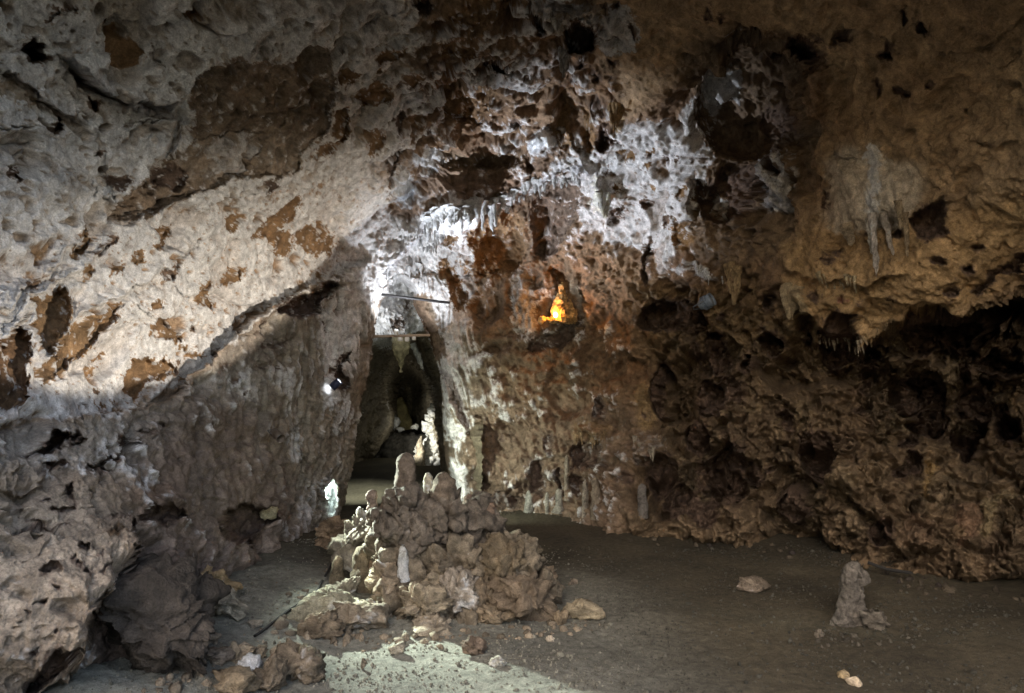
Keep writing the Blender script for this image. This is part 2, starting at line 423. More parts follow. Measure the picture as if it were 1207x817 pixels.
# hollows and bulges: metres back (minus = forward), rim px, crust (None keeps), colour (None keeps), outline
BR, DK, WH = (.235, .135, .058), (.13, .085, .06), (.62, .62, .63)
POL = [
    # upper left
    (.16, 5, .24, (.26, .19, .125), 'A 740,215 870,190 980,215 1060,150 1110,150 1140,240 1130,380 1100,450 1040,500 1020,580 900,600 800,600 700,640 600,680 500,740 380,740 370,690 430,660 490,620 530,555 560,530 640,500 660,380 620,350 680,260'),
    (-.05, 8, .45, None, 'A 690,500 760,450 840,450 880,480 850,540 800,585 740,575 700,540'),
    (.10, 3, 0, DK, 'A 490,620 545,545 600,560 640,590 610,650 560,640'),
    (.28, 5, 0, DK, 'A 88,170 140,118 165,180 180,215 120,215'), (.2, 4, 0, DK, 'A 145,70 175,20 250,25 255,50 190,40'),
    (.22, 4, 0, DK, 'A 285,340 300,320 340,370 310,390'), (.22, 4, 0, DK, 'A 180,430 210,405 232,430 200,470'), (.12, 3, 0, DK, 'A 325,515 345,512 345,530 328,535'),
    (.10, 4, .1, DK, 'A 360,590 400,580 445,630 400,645 365,630'), (.08, 3, .1, DK, 'A 360,85 390,80 430,105 395,112'), (.1, 2, 0, DK, 'A 578,85 600,85 600,97 580,97'),
    (.1, 2, 0, DK, 'A 547,205 563,205 563,220 547,220'), (.08, 3, 0, BR, 'A 632,55 660,48 697,70 690,90 655,82'), (.12, 2, 0, DK, 'A 895,620 920,612 938,628 915,642 895,638'),
    (.10, 3, .1, DK, 'A 1110,130 1145,118 1175,130 1150,160 1125,165'), (.06, 3, 0, BR, 'A 1135,370 1165,350 1190,390 1195,480 1160,500 1130,470'),
    (.06, 4, 0, BR, 'A 1060,500 1100,480 1150,490 1150,530 1090,545 1055,530'), (-.10, 16, .7, None, 'A 140,600 190,555 280,560 312,620 260,690 190,705 150,660'),
    (.12, 3, 0, DK, 'A 5,560 40,550 75,610 60,640 20,600'), (-.06, 12, .3, None, 'A 10,300 40,245 90,250 140,330 120,360 60,340'),
    (.07, 3, .05, BR, 'A 750,760 790,715 830,730 780,790'), (.08, 3, 0, BR, 'A 850,810 960,690 1020,665 1000,740 920,800'), (.06, 3, .1, BR, 'A 530,770 600,765 610,805 530,810'),
    (.06, 4, .1, BR, 'A 370,130 430,130 500,170 480,240 400,230 360,190'),
    # slab
    (.26, 4, 0, BR, 'D 110,250 200,180 250,230 250,290 215,370 170,440 130,420 100,330'), (.26, 4, 0, (.2, .11, .05), 'D 0,420 30,360 70,310 100,340 105,450 100,600 60,600 0,580'),
    (.14, 4, 0, BR, 'D 240,330 300,290 350,300 400,250 430,260 380,320 330,400 270,440 200,490 150,545 135,480 180,430 225,360'),
    (.17, 3, 0, BR, 'D 415,490 460,430 520,450 600,450 605,485 540,500 500,540 440,595 425,540'), (.12, 3, 0, BR, 'D 510,320 580,317 580,345 620,360 620,385 570,390 510,370'),
    (.10, 3, 0, BR, 'D 690,170 720,180 700,220 735,240 732,275 700,265 655,250 655,215'), (.12, 3, 0, BR, 'D 740,190 770,130 808,128 805,170 760,208'),
    (.14, 4, 0, BR, 'D 1005,10 1030,-10 1120,-12 1138,50 1120,88 1060,92 1010,50'), (.06, 4, .05, BR, 'D 860,20 900,0 1000,10 1000,60 960,105 930,80 930,50'),
    (.08, 2, 0, DK, 'D 530,150 555,140 578,150 575,175 540,180'), (.09, 2, 0, BR, 'D 510,245 535,232 552,260 545,278 515,270'), (.06, 2, 0, BR, 'D 425,85 465,78 467,110 430,120'),
    (.05, 2, 0, BR, 'D 310,475 335,462 345,490 330,508'), (.07, 2, 0, DK, 'D 590,450 610,455 608,485 595,488'), (.06, 2, 0, BR, 'D 650,212 675,212 675,245 655,245'),
    (.1, 3, 0, DK, 'D 105,180 150,148 150,175 125,195'), (.08, 3, 0, BR, 'D 270,160 310,125 318,145 285,172'), (.06, 3, 0, BR, 'D 360,150 375,120 410,130 410,145 375,160'),
    (.09, 2, 0, DK, 'D 635,330 660,325 662,345 640,348'), (.05, 2, 0, BR, 'D 340,440 380,415 390,425 345,455'), (.05, 2, .1, BR, 'D 610,510 640,495 660,508 620,522'),
    (.12, 3, 0, BR, 'D 240,90 290,0 310,5 270,100'), (.08, 2, 0, DK, 'D 320,95 360,30 372,40 335,100'), (.06, 2, 0, BR, 'D 490,60 560,10 600,0 560,50 500,85'),
    (.06, 2, 0, DK, 'D 715,412 735,412 735,430 715,430'), (.05, 2, 0, DK, 'D 750,450 770,445 770,462 752,464'), (.04, 2, 0, BR, 'D 800,130 830,128 820,140 802,142'),
    (.05, 2, 0, BR, 'D 295,570 310,565 312,585 297,588'), (.05, 2, 0, DK, 'D 325,540 335,532 340,555 330,562'), (.05, 3, .1, BR, 'D 310,610 380,572 390,585 340,610'),
    (.05, 3, .1, BR, 'D 575,355 640,410 690,425 680,432 630,418'), (.06, 2, 0, DK, 'D 575,118 592,115 592,138 575,138'), (.05, 2, 0, BR, 'D 1070,150 1085,140 1085,165 1070,165'),
    # lower left
    (.4, 5, 0, DK, 'L 110,365 215,325 250,250 320,235 380,270 360,300 310,320 330,345 250,360 190,375'), (.2, 3, 0, DK, 'L 350,300 420,300 415,320 375,330'),
    (.3, 4, 0, DK, 'L 555,300 620,270 690,310 720,315 660,330 570,330'), (.2, 3, 0, DK, 'L 675,245 740,240 760,255 690,268'), (.18, 3, 0, DK, 'L 770,235 800,215 850,235 800,250'),
    (.25, 4, 0, DK, 'L 415,440 480,440 500,400 550,365 590,360 600,385 530,400 520,440 590,440 600,450 500,470 430,470'), (.15, 3, 0, DK, 'L 470,490 500,480 510,505 480,520'),
    (.15, 3, 0, DK, 'L 560,515 590,480 615,480 580,500'), (.15, 3, 0, DK, 'L 440,560 470,543 488,550 460,570'), (.2, 3, 0, DK, 'L 310,585 335,510 358,515 360,590 330,598'),
    (.2, 3, 0, DK, 'L 230,670 290,630 360,615 360,635 290,655 240,678'), (.15, 3, 0, DK, 'L 92,735 180,710 230,715 330,715 340,725 220,735 120,745'), (.12, 2, 0, DK, 'L 142,755 165,748 200,760 170,775 148,772'),
    (.15, 3, 0, DK, 'L 540,690 560,675 640,690 650,702 590,692'), (.15, 3, 0, (.2, .12, .06), 'L 545,770 570,730 615,735 615,770 575,785'), (.2, 3, 0, DK, 'L 655,685 690,690 690,740 670,745'),
    (.15, 3, 0, DK, 'L 200,610 230,580 240,590 215,615'), (.15, 3, 0, DK, 'L 75,640 95,660 110,665 90,680 75,665'), (.15, 3, 0, DK, 'L 190,430 320,395 335,400 250,465 210,470'),
    (.3, 6, 0, DK, 'L 690,690 720,640 830,620 960,660 940,700 830,720 700,740'), (.08, 2, 0, DK, 'L 490,745 500,735 515,740 500,755'),
    (.18, 3, .05, DK, 'Z 385,105 430,65 445,75 435,110 400,125'), (.14, 3, .05, DK, 'Z 205,210 240,180 300,185 305,220 270,240 220,235'), (.14, 3, .05, DK, 'Z 408,225 415,195 440,195 440,225 420,240'),
    (.13, 3, .05, DK, 'Z 480,215 550,190 560,205 520,225'), (.1, 2, .05, DK, 'Z 355,170 380,150 400,180 370,185'), (.08, 2, .05, DK, 'Z 250,290 290,285 290,298 255,300'), (.08, 2, .05, DK, 'Z 170,395 230,355 240,360 190,400'),
    (.09, 2, .05, DK, 'Z 470,140 495,115 500,125 480,142'), (.10, 2, .05, DK, 'Z 335,155 360,140 365,155 340,165'), (.07, 2, .05, DK, 'Z 140,435 175,425 170,440 145,445'), (.1, 2, .05, DK, 'Z 265,525 290,510 295,530 275,540'),
    (.12, 4, .05, DK, 'Z 130,625 170,600 180,615 150,650'), (.35, 8, 0, DK, 'Z 100,817 180,720 230,600 330,595 330,680 320,760 250,760 200,817'),
    (.6, 6, 0, DK, 'G 735,250 760,185 810,155 860,170 920,185 920,225 880,250 850,300 790,310 745,290'),
    # left pillar side
    (.5, 5, .02, (.15, .10, .08), 'M 440,195 500,150 570,118 640,120 690,90 740,42 790,70 750,130 700,160 680,200 690,240 590,260 500,240 440,220'),
    (-.10, 8, .2, None, 'M 380,250 440,225 520,235 590,275 570,330 520,370 460,390 390,385 370,320'), (.15, 3, 0, DK, 'M 375,380 400,395 480,385 520,350 520,375 450,410 390,405'),
    (.12, 3, 0, DK, 'M 375,260 400,250 400,300 385,370 372,330'), (.15, 3, 0, DK, 'M 690,250 720,290 745,340 720,330 695,280'), (.1, 3, 0, DK, 'M 370,505 400,485 410,515 380,525'), (.1, 3, 0, DK, 'M 450,500 480,485 480,510 455,515'),
    (.08, 2, 0, DK, 'M 165,490 215,480 190,505'), (.08, 2, 0, DK, 'M 130,435 150,420 165,440 145,450'), (.08, 2, 0, DK, 'M 225,585 255,570 250,610 230,605'), (.1, 2, 0, DK, 'M 250,660 290,640 315,630 300,655'),
    (.3, 5, .05, DK, 'M 750,500 780,460 830,435 860,440 850,490 800,520 840,560 840,610 760,650 748,560'), (.1, 3, .9, WH, 'M 825,345 885,320 885,345 850,380 830,378'),
    (.35, 5, .95, (.6, .62, .60), 'N 680,395 720,370 760,395 775,430 780,560 740,590 690,580 680,500'), (-.12, 6, .5, None, 'N 690,690 760,650 830,610 870,620 850,690 830,740 740,760 700,740'),
    (.1, 6, .55, None, 'N 480,800 520,720 640,680 700,700 690,760 600,800'),
    # top middle
    (.2, 4, 0, BR, 'K 75,450 130,425 200,375 235,400 265,460 260,500 170,540 100,500'), (.18, 4, 0, BR, 'K 0,500 40,505 60,580 50,690 0,720'), (.14, 4, 0, BR, 'K 125,690 180,620 215,640 230,680 190,740 140,740'),
    (.12, 3, 0, BR, 'K 340,610 370,555 430,565 430,610 390,650'), (.2, 4, 0, DK, 'K 250,580 290,545 325,590 320,640 280,650'), (.12, 4, 0, BR, 'K 150,270 200,230 300,220 310,250 250,290 200,310'),
    (.12, 4, 0, BR, 'K 300,360 385,295 390,380 350,430 320,400'), (.25, 5, 0, DK, 'K 340,30 400,0 455,15 460,60 420,80 380,60'), (.12, 5, 0, (.26, .13, .06), 'K 465,370 500,345 580,350 580,430 520,455 470,440'),
    (.15, 8, .02, BR, 'K 460,220 540,160 660,170 670,260 560,290 480,280'), (.2, 8, 0, BR, 'K 490,60 600,0 830,0 850,60 740,140 660,150 540,120'), (.3, 6, 0, DK, 'K 680,280 740,280 800,310 820,350 760,350 700,330'),
    (-.06, 6, .9, None, 'K 680,350 790,355 840,400 800,445 730,400 660,400 600,420 590,405'), (.35, 5, .03, BR, 'K 515,540 560,460 600,430 680,410 740,420 770,450 720,530 690,600 660,640 600,600 560,590 520,580'),
    (.2, 4, 0, DK, 'K 815,590 850,585 875,600 860,640 820,630'), (.3, 6, .02, (.2, .13, .07), 'K 495,720 520,740 580,770 640,750 700,740 840,720 890,740 890,817 480,830'), (.35, 3, 0, DK, 'K 240,770 300,740 335,720 310,790 270,817 245,817'),
    (.3, 7, 0, DK, 'K 925,30 930,0 900,0 920,100 960,160 1000,160 1000,120 960,90'), (.12, 4, 0, DK, 'K 410,265 435,265 432,310 415,300'), (.12, 3, 0, BR, 'K 370,215 400,203 420,225 400,240'), (.1, 3, 0, DK, 'K 425,625 445,620 455,655 435,655'),
    (.1, 3, 0, BR, 'K 180,320 205,315 210,350 185,350'), (.12, 3, 0, BR, 'K 0,165 30,175 40,190 0,200'), (.15, 3, 0, DK, 'K 0,240 20,238 25,265 0,275'), (.05, 6, .0, BR, 'K 0,340 90,335 95,370 20,420 0,410'), (-.1, 4, .95, WH, 'K 300,540 360,480 395,440 410,470 370,520 320,560'),
    # upper right of the middle
    (-.35, 8, .45, (.36, .27, .17), 'J 30,0 400,0 400,60 370,120 320,75 280,80 220,130 185,170 160,165 130,110 90,30 105,120 60,110 35,60'), (.55, 6, 0, DK, 'J 190,175 230,130 290,85 330,95 370,125 405,130 405,180 370,270 300,300 240,310 220,260'),
    (.2, 4, 0, DK, 'J 260,340 310,300 315,400 290,400'), (-.08, 8, .55, (.3, .27, .24), 'J 390,160 420,60 480,30 570,50 600,120 620,190 580,260 480,260 420,280 390,230'), (.15, 3, 0, DK, 'J 395,40 425,25 445,50 420,80'), (.12, 3, 0, DK, 'J 465,40 490,30 500,60 475,70'),
    (.15, 3, 0, DK, 'J 550,150 580,140 605,190 590,215 560,185'), (.12, 3, 0, DK, 'J 445,190 465,175 485,210 455,215'), (.2, 4, 0, DK, 'J 430,310 450,285 495,295 490,345 440,355'), (.2, 3, 0, DK, 'J 345,405 390,395 390,450 350,440'), (.2, 4, 0, DK, 'J 320,590 360,560 430,575 420,620 340,630'),
    (.12, 3, 0, DK, 'J 450,410 475,410 465,445 452,445'), (.10, 3, 0, DK, 'J 450,560 475,545 475,580 455,582'), (.3, 6, .02, BR, 'J 140,680 210,650 240,700 240,810 180,810 150,760'), (.35, 8, .02, DK, 'J 370,817 380,700 430,650 450,720 500,740 420,817'), (.3, 8, .02, BR, 'J 300,640 370,640 360,817 310,817'),
    (.12, 3, 0, DK, 'J 230,440 260,450 255,500 235,500'), (.10, 3, 0, DK, 'J 150,500 190,480 200,490 165,515'), (-.14, 8, .1, (.34, .24, .13), 'J 445,590 470,570 530,575 520,640 495,700 470,680'), (-.1, 8, .2, None, 'J 470,500 490,450 520,450 530,520 500,575 480,560'),
    (.25, 4, 0, DK, 'J 885,640 920,560 990,560 990,610 940,690 900,700'), (.2, 4, 0, DK, 'J 1030,60 1055,45 1060,100 1040,110'), (.15, 4, 0, DK, 'J 975,40 990,0 1005,0 990,120'),
    (-.25, 4, .9, (.66, .67, .68), 'J 10,760 60,700 100,700 150,750 160,800 90,817 20,817'),
    # alcove, upper right
    (.55, 10, 0, (.16, .11, .07), 'C 150,200 200,140 260,115 350,110 450,112 500,150 512,210 430,280 425,400 430,520 330,520 250,560 180,560 110,520 70,470 60,400 100,370 70,320 150,240'),
    (-.3, 14, 0, (.26, .17, .10), 'C 330,170 420,230 440,300 440,440 520,430 520,280 500,210 420,200'), (.45, 6, 0, DK, 'C 370,130 430,112 490,140 500,190 450,200 390,190'), (.2, 4, 0, DK, 'C 518,135 545,108 590,115 598,140 560,155 525,155'), (.3, 8, 0, DK, 'C 280,190 310,170 350,210 340,240 300,230'),
    (-.15, 6, .65, (.3, .27, .25), 'C 70,300 150,270 210,300 215,360 160,380 130,430 100,400'), (.2, 6, 0, DK, 'C 255,420 330,370 400,360 410,450 340,490 280,480'), (.2, 4, 0, DK, 'C 740,60 770,50 780,90 750,110'), (.2, 6, 0, DK, 'C 680,190 710,150 750,180 750,215 700,220'), (.12, 5, 0, DK, 'C 805,105 840,85 860,120 830,135'),
    (.12, 5, 0, DK, 'C 860,280 880,255 900,280 885,300'), (-.1, 4, .8, (.5, .5, .52), 'C 270,525 340,520 370,560 370,650 355,740 270,735 255,620'), (.3, 4, 0, DK, 'C 280,540 310,530 320,570 345,590 330,615 290,600'), (.5, 6, .0, DK, 'C 130,570 270,570 255,650 220,740 150,780 60,740 40,620 120,625'),
    (-.06, 5, .55, (.36, .28, .2), 'C 120,680 160,670 165,700 140,760 120,740'), (.1, 5, 0, DK, 'C 960,380 980,370 985,405 965,405'), (.14, 8, 0, DK, 'C 740,290 800,300 820,330 770,340 740,320'), (.12, 6, 0, DK, 'C 670,280 690,270 700,330 680,330'),
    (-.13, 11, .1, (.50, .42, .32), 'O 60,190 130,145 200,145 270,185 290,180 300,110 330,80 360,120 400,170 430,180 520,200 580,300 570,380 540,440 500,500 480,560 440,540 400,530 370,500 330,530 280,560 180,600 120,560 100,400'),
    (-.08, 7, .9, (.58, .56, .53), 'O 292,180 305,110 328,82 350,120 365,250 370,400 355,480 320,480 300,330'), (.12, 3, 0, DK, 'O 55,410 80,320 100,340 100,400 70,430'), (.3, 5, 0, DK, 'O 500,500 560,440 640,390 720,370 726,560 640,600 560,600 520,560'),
    (.15, 3, 0, DK, 'O 425,560 440,530 470,560 470,610 430,610'), (.12, 3, 0, DK, 'O 30,730 130,650 190,640 130,700 50,750'), (.16, 4, 0, DK, 'O 0,200 40,240 60,290 20,320 0,310'), (.1, 3, 0, DK, 'O 265,580 285,560 295,580 280,600'), (.1, 3, 0, DK, 'O 610,720 650,695 700,715 700,745 640,750'),
    # overhang and the right-hand hollows
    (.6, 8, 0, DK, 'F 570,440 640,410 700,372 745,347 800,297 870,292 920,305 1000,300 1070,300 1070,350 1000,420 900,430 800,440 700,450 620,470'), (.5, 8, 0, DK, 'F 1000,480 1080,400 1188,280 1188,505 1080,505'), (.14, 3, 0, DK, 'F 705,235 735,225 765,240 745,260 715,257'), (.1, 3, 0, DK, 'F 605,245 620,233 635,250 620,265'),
    (.12, 4, 0, DK, 'F 445,225 470,210 495,240 470,258'), (.12, 4, 0, DK, 'F 1000,60 1030,38 1060,60 1030,82'), (.14, 5, 0, DK, 'F 905,220 935,170 965,200 940,245 915,235'), (.08, 4, 0, DK, 'F 865,110 890,97 920,115 895,135'), (.15, 5, 0, DK, 'F 1000,220 1030,190 1090,130 1188,80 1188,120 1090,180 1030,235'),
    (.16, 5, 0, DK, 'F 960,120 1000,100 1020,140 985,160'), (.1, 3, 0, (.25, .12, .08), 'F 550,240 575,220 570,255 555,260'), (.3, 5, 0, DK, 'F 280,230 310,215 335,250 315,280 285,265'), (.25, 6, 0, DK, 'F 480,400 520,400 540,440 500,440'),
    (.25, 5, 0, DK, 'F 415,380 445,365 470,400 440,430'), (-.2, 6, .12, (.36, .28, .17), 'F 365,225 395,190 430,215 445,270 435,320 425,345 400,330 375,310'), (-.12, 6, .05, (.3, .2, .12), 'F 165,140 205,130 220,240 185,275'),
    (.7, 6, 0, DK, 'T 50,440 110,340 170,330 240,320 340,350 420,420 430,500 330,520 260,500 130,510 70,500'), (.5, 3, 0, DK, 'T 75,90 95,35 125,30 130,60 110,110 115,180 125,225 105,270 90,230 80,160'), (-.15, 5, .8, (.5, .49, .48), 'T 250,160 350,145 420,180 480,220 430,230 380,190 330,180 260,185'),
    (.25, 6, 0, DK, 'T 310,560 370,550 400,680 380,720 340,650'), (.25, 5, 0, DK, 'T 700,340 750,290 790,340 780,400 720,370'), (.3, 6, 0, DK, 'T 600,640 680,600 690,680 640,740 600,710'), (.2, 5, 0, DK, 'T 700,480 740,460 770,510 720,520'), (.2, 5, 0, DK, 'T 470,420 530,390 540,430 490,450'),
    (.45, 6, 0, DK, 'U 255,290 290,230 360,235 390,300 400,380 350,400 280,370'), (.4, 6, 0, DK, 'U 300,620 310,545 400,545 490,545 440,640 420,740 300,740'), (-.25, 10, 0, None, 'U 720,460 780,400 860,420 890,480 840,550 760,550'), (-.22, 9, 0, None, 'U 565,440 600,400 650,420 640,480 600,490'),
    (-.25, 6, 0, (.26, .19, .11), 'U 375,215 440,190 500,145 580,150 650,160 560,235 530,210 470,215 400,225'), (.3, 5, 0, DK, 'U 820,250 899,180 899,400 830,400'), (-.3, 6, 0, (.27, .2, .13), 'U 805,170 860,165 860,215 825,260 800,240'), (.25, 6, 0, DK, 'U 500,400 560,380 560,470 510,480'),
    (.25, 6, 0, DK, 'U 640,470 700,430 720,480 650,500'), (.2, 5, 0, DK, 'U 450,320 490,290 500,340 470,360'), (-.2, 8, .05, (.3, .2, .1), 'U 20,60 100,40 135,120 120,200 90,270 40,260'), (.2, 4, 0, DK, 'U 45,190 75,185 85,210 55,215'), (.3, 5, 0, DK, 'U 40,420 100,400 210,400 200,440 150,440 60,460'),
    (-.2, 6, .3, None, 'U 40,300 170,300 180,390 140,440 90,410 30,440'), (-.3, 8, 0, (.25, .18, .11), 'U 215,390 260,400 280,520 240,600 215,600 225,500'),
    (.3, 10, 0, DK, 'X 450,290 490,260 540,300 600,260 690,330 640,400 560,420 470,360'), (-.22, 8, 0, (.27, .2, .12), 'X 350,530 430,520 500,470 600,460 640,410 690,390 690,480 640,540 590,590 540,560 470,590 380,570'), (.3, 6, 0, DK, 'X 440,650 520,590 560,600 550,660 480,690'),
    (.35, 6, 0, DK, 'X 450,817 490,700 540,680 590,720 580,817'), (-.12, 6, 0, (.3, .21, .12), 'X 590,700 630,700 640,817 585,817'), (-.25, 8, 0, (.25, .18, .1), 'X 100,660 180,600 270,620 250,700 160,715 100,700'), (-.2, 8, 0, None, 'X 130,390 200,370 310,380 250,430 160,430'),
    (.25, 6, 0, DK, 'X 200,370 260,340 320,360 300,385 240,372'), (.3, 6, 0, DK, 'X 200,470 320,400 340,420 300,500 220,500'), (-.2, 6, 0, None, 'X 760,190 860,130 940,90 900,140 830,190'), (-.25, 6, 0, (.25, .17, .11), 'X 700,290 800,240 860,200 940,170 880,220 780,290 720,340'),
    (.4, 10, 0, DK, 'X 880,260 1121,190 1121,300 960,300 860,290'), (.35, 8, 0, DK, 'X 950,440 1020,420 1050,500 1121,480 1121,640 1010,660 960,600'), (-.2, 10, 0, (.28, .18, .09), 'X 1010,390 1080,360 1121,370 1121,440 1040,440'),
    (-.2, 8, 0, (.33, .22, .10), 'Y 600,0 635,0 630,90 660,170 640,230 590,235 580,180 600,90'), (.3, 5, 0, DK, 'Y 690,220 720,180 760,200 750,270 700,265'), (-.18, 6, .05, (.33, .25, .14), 'Y 900,210 980,185 1080,170 1090,210 1040,290 980,310 1000,420 900,450 880,300'), (-.1, 6, 0, (.25, .16, .1), 'Y 740,300 870,200 885,300 870,450 760,490 740,400'),
    (.35, 6, 0, DK, 'Y 985,310 1060,270 1121,290 1121,330 1060,370 1010,350'), (-.12, 6, 0, None, 'Y 710,545 820,530 830,640 760,640'), (-.1, 6, 0, None, 'Y 690,520 880,460 1030,470 1121,600 1060,690 940,640 860,560'), (-.15, 6, 0, None, 'Y 55,430 110,385 150,440 130,500 70,480'), (-.15, 6, 0, None, 'Y 160,470 200,400 260,380 350,430 300,500 180,520'),
    # more knobs and pockets of the right wall
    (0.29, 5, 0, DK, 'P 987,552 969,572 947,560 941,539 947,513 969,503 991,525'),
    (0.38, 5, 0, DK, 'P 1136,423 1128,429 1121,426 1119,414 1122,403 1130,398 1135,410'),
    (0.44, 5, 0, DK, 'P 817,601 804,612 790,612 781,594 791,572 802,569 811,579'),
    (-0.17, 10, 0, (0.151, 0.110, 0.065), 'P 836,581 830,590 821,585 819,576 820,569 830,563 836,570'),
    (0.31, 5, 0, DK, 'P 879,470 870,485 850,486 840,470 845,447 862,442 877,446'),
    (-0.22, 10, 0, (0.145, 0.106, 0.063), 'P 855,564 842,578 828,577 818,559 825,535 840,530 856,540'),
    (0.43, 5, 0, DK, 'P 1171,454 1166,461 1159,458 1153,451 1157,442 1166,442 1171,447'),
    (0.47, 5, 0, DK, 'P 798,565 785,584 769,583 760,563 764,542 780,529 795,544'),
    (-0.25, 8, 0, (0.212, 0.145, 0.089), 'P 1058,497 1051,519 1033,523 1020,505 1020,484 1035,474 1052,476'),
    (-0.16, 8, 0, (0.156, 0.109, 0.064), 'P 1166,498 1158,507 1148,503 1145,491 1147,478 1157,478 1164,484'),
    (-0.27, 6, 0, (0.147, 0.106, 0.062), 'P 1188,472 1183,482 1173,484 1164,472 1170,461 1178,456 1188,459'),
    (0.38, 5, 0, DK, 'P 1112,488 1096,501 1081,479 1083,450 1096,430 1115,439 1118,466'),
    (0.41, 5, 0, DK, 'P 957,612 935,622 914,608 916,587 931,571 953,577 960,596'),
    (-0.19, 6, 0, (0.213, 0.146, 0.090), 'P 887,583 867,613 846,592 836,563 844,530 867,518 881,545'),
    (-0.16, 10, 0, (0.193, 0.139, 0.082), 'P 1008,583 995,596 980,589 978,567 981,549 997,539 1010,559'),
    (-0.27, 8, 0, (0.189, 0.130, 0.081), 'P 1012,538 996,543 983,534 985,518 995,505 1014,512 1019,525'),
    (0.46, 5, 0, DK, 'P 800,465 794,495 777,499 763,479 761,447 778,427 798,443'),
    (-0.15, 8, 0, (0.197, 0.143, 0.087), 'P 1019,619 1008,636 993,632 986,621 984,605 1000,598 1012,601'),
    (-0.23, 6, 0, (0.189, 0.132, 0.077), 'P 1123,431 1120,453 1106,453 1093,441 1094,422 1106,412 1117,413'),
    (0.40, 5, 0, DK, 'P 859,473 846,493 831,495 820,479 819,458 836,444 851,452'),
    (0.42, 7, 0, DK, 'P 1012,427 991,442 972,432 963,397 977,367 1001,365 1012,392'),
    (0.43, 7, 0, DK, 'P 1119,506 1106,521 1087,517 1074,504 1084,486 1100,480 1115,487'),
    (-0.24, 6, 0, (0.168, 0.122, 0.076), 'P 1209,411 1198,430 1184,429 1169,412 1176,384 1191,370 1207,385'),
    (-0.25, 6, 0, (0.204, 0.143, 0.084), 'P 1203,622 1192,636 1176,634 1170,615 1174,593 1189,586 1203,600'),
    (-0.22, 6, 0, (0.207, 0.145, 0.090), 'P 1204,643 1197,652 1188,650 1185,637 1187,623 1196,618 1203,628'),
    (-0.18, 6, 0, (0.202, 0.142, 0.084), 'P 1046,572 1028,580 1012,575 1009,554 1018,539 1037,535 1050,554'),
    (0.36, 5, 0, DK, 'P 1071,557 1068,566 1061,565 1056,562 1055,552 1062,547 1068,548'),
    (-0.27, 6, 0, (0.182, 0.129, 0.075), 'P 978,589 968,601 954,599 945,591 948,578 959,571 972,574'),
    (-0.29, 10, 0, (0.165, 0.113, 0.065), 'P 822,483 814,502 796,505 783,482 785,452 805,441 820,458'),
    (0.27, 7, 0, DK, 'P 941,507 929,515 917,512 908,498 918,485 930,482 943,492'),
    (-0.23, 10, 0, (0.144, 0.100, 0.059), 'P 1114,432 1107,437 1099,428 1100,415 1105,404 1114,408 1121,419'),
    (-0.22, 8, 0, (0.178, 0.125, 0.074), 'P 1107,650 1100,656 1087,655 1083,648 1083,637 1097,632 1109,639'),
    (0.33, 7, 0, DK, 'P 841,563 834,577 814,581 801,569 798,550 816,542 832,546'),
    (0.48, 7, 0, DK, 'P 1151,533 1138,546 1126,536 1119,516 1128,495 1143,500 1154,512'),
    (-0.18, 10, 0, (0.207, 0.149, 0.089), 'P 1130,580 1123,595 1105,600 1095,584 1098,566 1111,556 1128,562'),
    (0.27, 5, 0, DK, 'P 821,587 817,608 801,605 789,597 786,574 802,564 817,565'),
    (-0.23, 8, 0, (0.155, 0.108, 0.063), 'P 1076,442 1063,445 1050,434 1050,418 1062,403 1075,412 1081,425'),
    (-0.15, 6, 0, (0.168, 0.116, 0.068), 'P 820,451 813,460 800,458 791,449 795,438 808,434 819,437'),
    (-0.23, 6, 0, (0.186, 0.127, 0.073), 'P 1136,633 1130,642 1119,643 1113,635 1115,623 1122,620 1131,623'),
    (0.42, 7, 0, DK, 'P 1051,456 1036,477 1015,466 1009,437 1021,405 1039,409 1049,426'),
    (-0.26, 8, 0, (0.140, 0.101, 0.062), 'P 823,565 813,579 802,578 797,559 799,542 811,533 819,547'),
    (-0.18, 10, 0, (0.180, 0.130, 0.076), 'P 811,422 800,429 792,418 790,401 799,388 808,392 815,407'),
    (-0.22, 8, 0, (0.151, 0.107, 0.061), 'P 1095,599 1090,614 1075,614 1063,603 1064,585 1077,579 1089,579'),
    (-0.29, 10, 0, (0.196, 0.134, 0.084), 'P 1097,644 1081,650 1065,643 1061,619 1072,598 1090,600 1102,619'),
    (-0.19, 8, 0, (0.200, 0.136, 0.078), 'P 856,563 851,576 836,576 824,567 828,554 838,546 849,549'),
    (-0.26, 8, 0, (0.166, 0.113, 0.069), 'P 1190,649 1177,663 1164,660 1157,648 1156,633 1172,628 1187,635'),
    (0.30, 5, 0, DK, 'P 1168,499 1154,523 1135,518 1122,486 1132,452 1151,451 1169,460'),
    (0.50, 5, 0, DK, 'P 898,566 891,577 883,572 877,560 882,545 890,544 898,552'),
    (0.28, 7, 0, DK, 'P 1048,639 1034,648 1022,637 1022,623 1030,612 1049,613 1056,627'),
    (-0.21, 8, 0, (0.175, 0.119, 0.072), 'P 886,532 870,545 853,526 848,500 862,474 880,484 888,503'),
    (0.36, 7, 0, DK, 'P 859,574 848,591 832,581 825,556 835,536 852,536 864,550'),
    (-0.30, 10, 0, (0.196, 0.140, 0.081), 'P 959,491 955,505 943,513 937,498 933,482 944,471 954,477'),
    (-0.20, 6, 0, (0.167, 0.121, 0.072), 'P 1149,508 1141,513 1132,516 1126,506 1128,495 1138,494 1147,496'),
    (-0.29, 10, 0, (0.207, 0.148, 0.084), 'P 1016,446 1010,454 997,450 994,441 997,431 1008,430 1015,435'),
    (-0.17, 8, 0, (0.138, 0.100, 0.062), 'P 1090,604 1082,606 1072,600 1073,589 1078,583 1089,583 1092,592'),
    (0.49, 7, 0, DK, 'P 1092,468 1085,490 1066,497 1055,473 1057,450 1072,440 1090,443'),
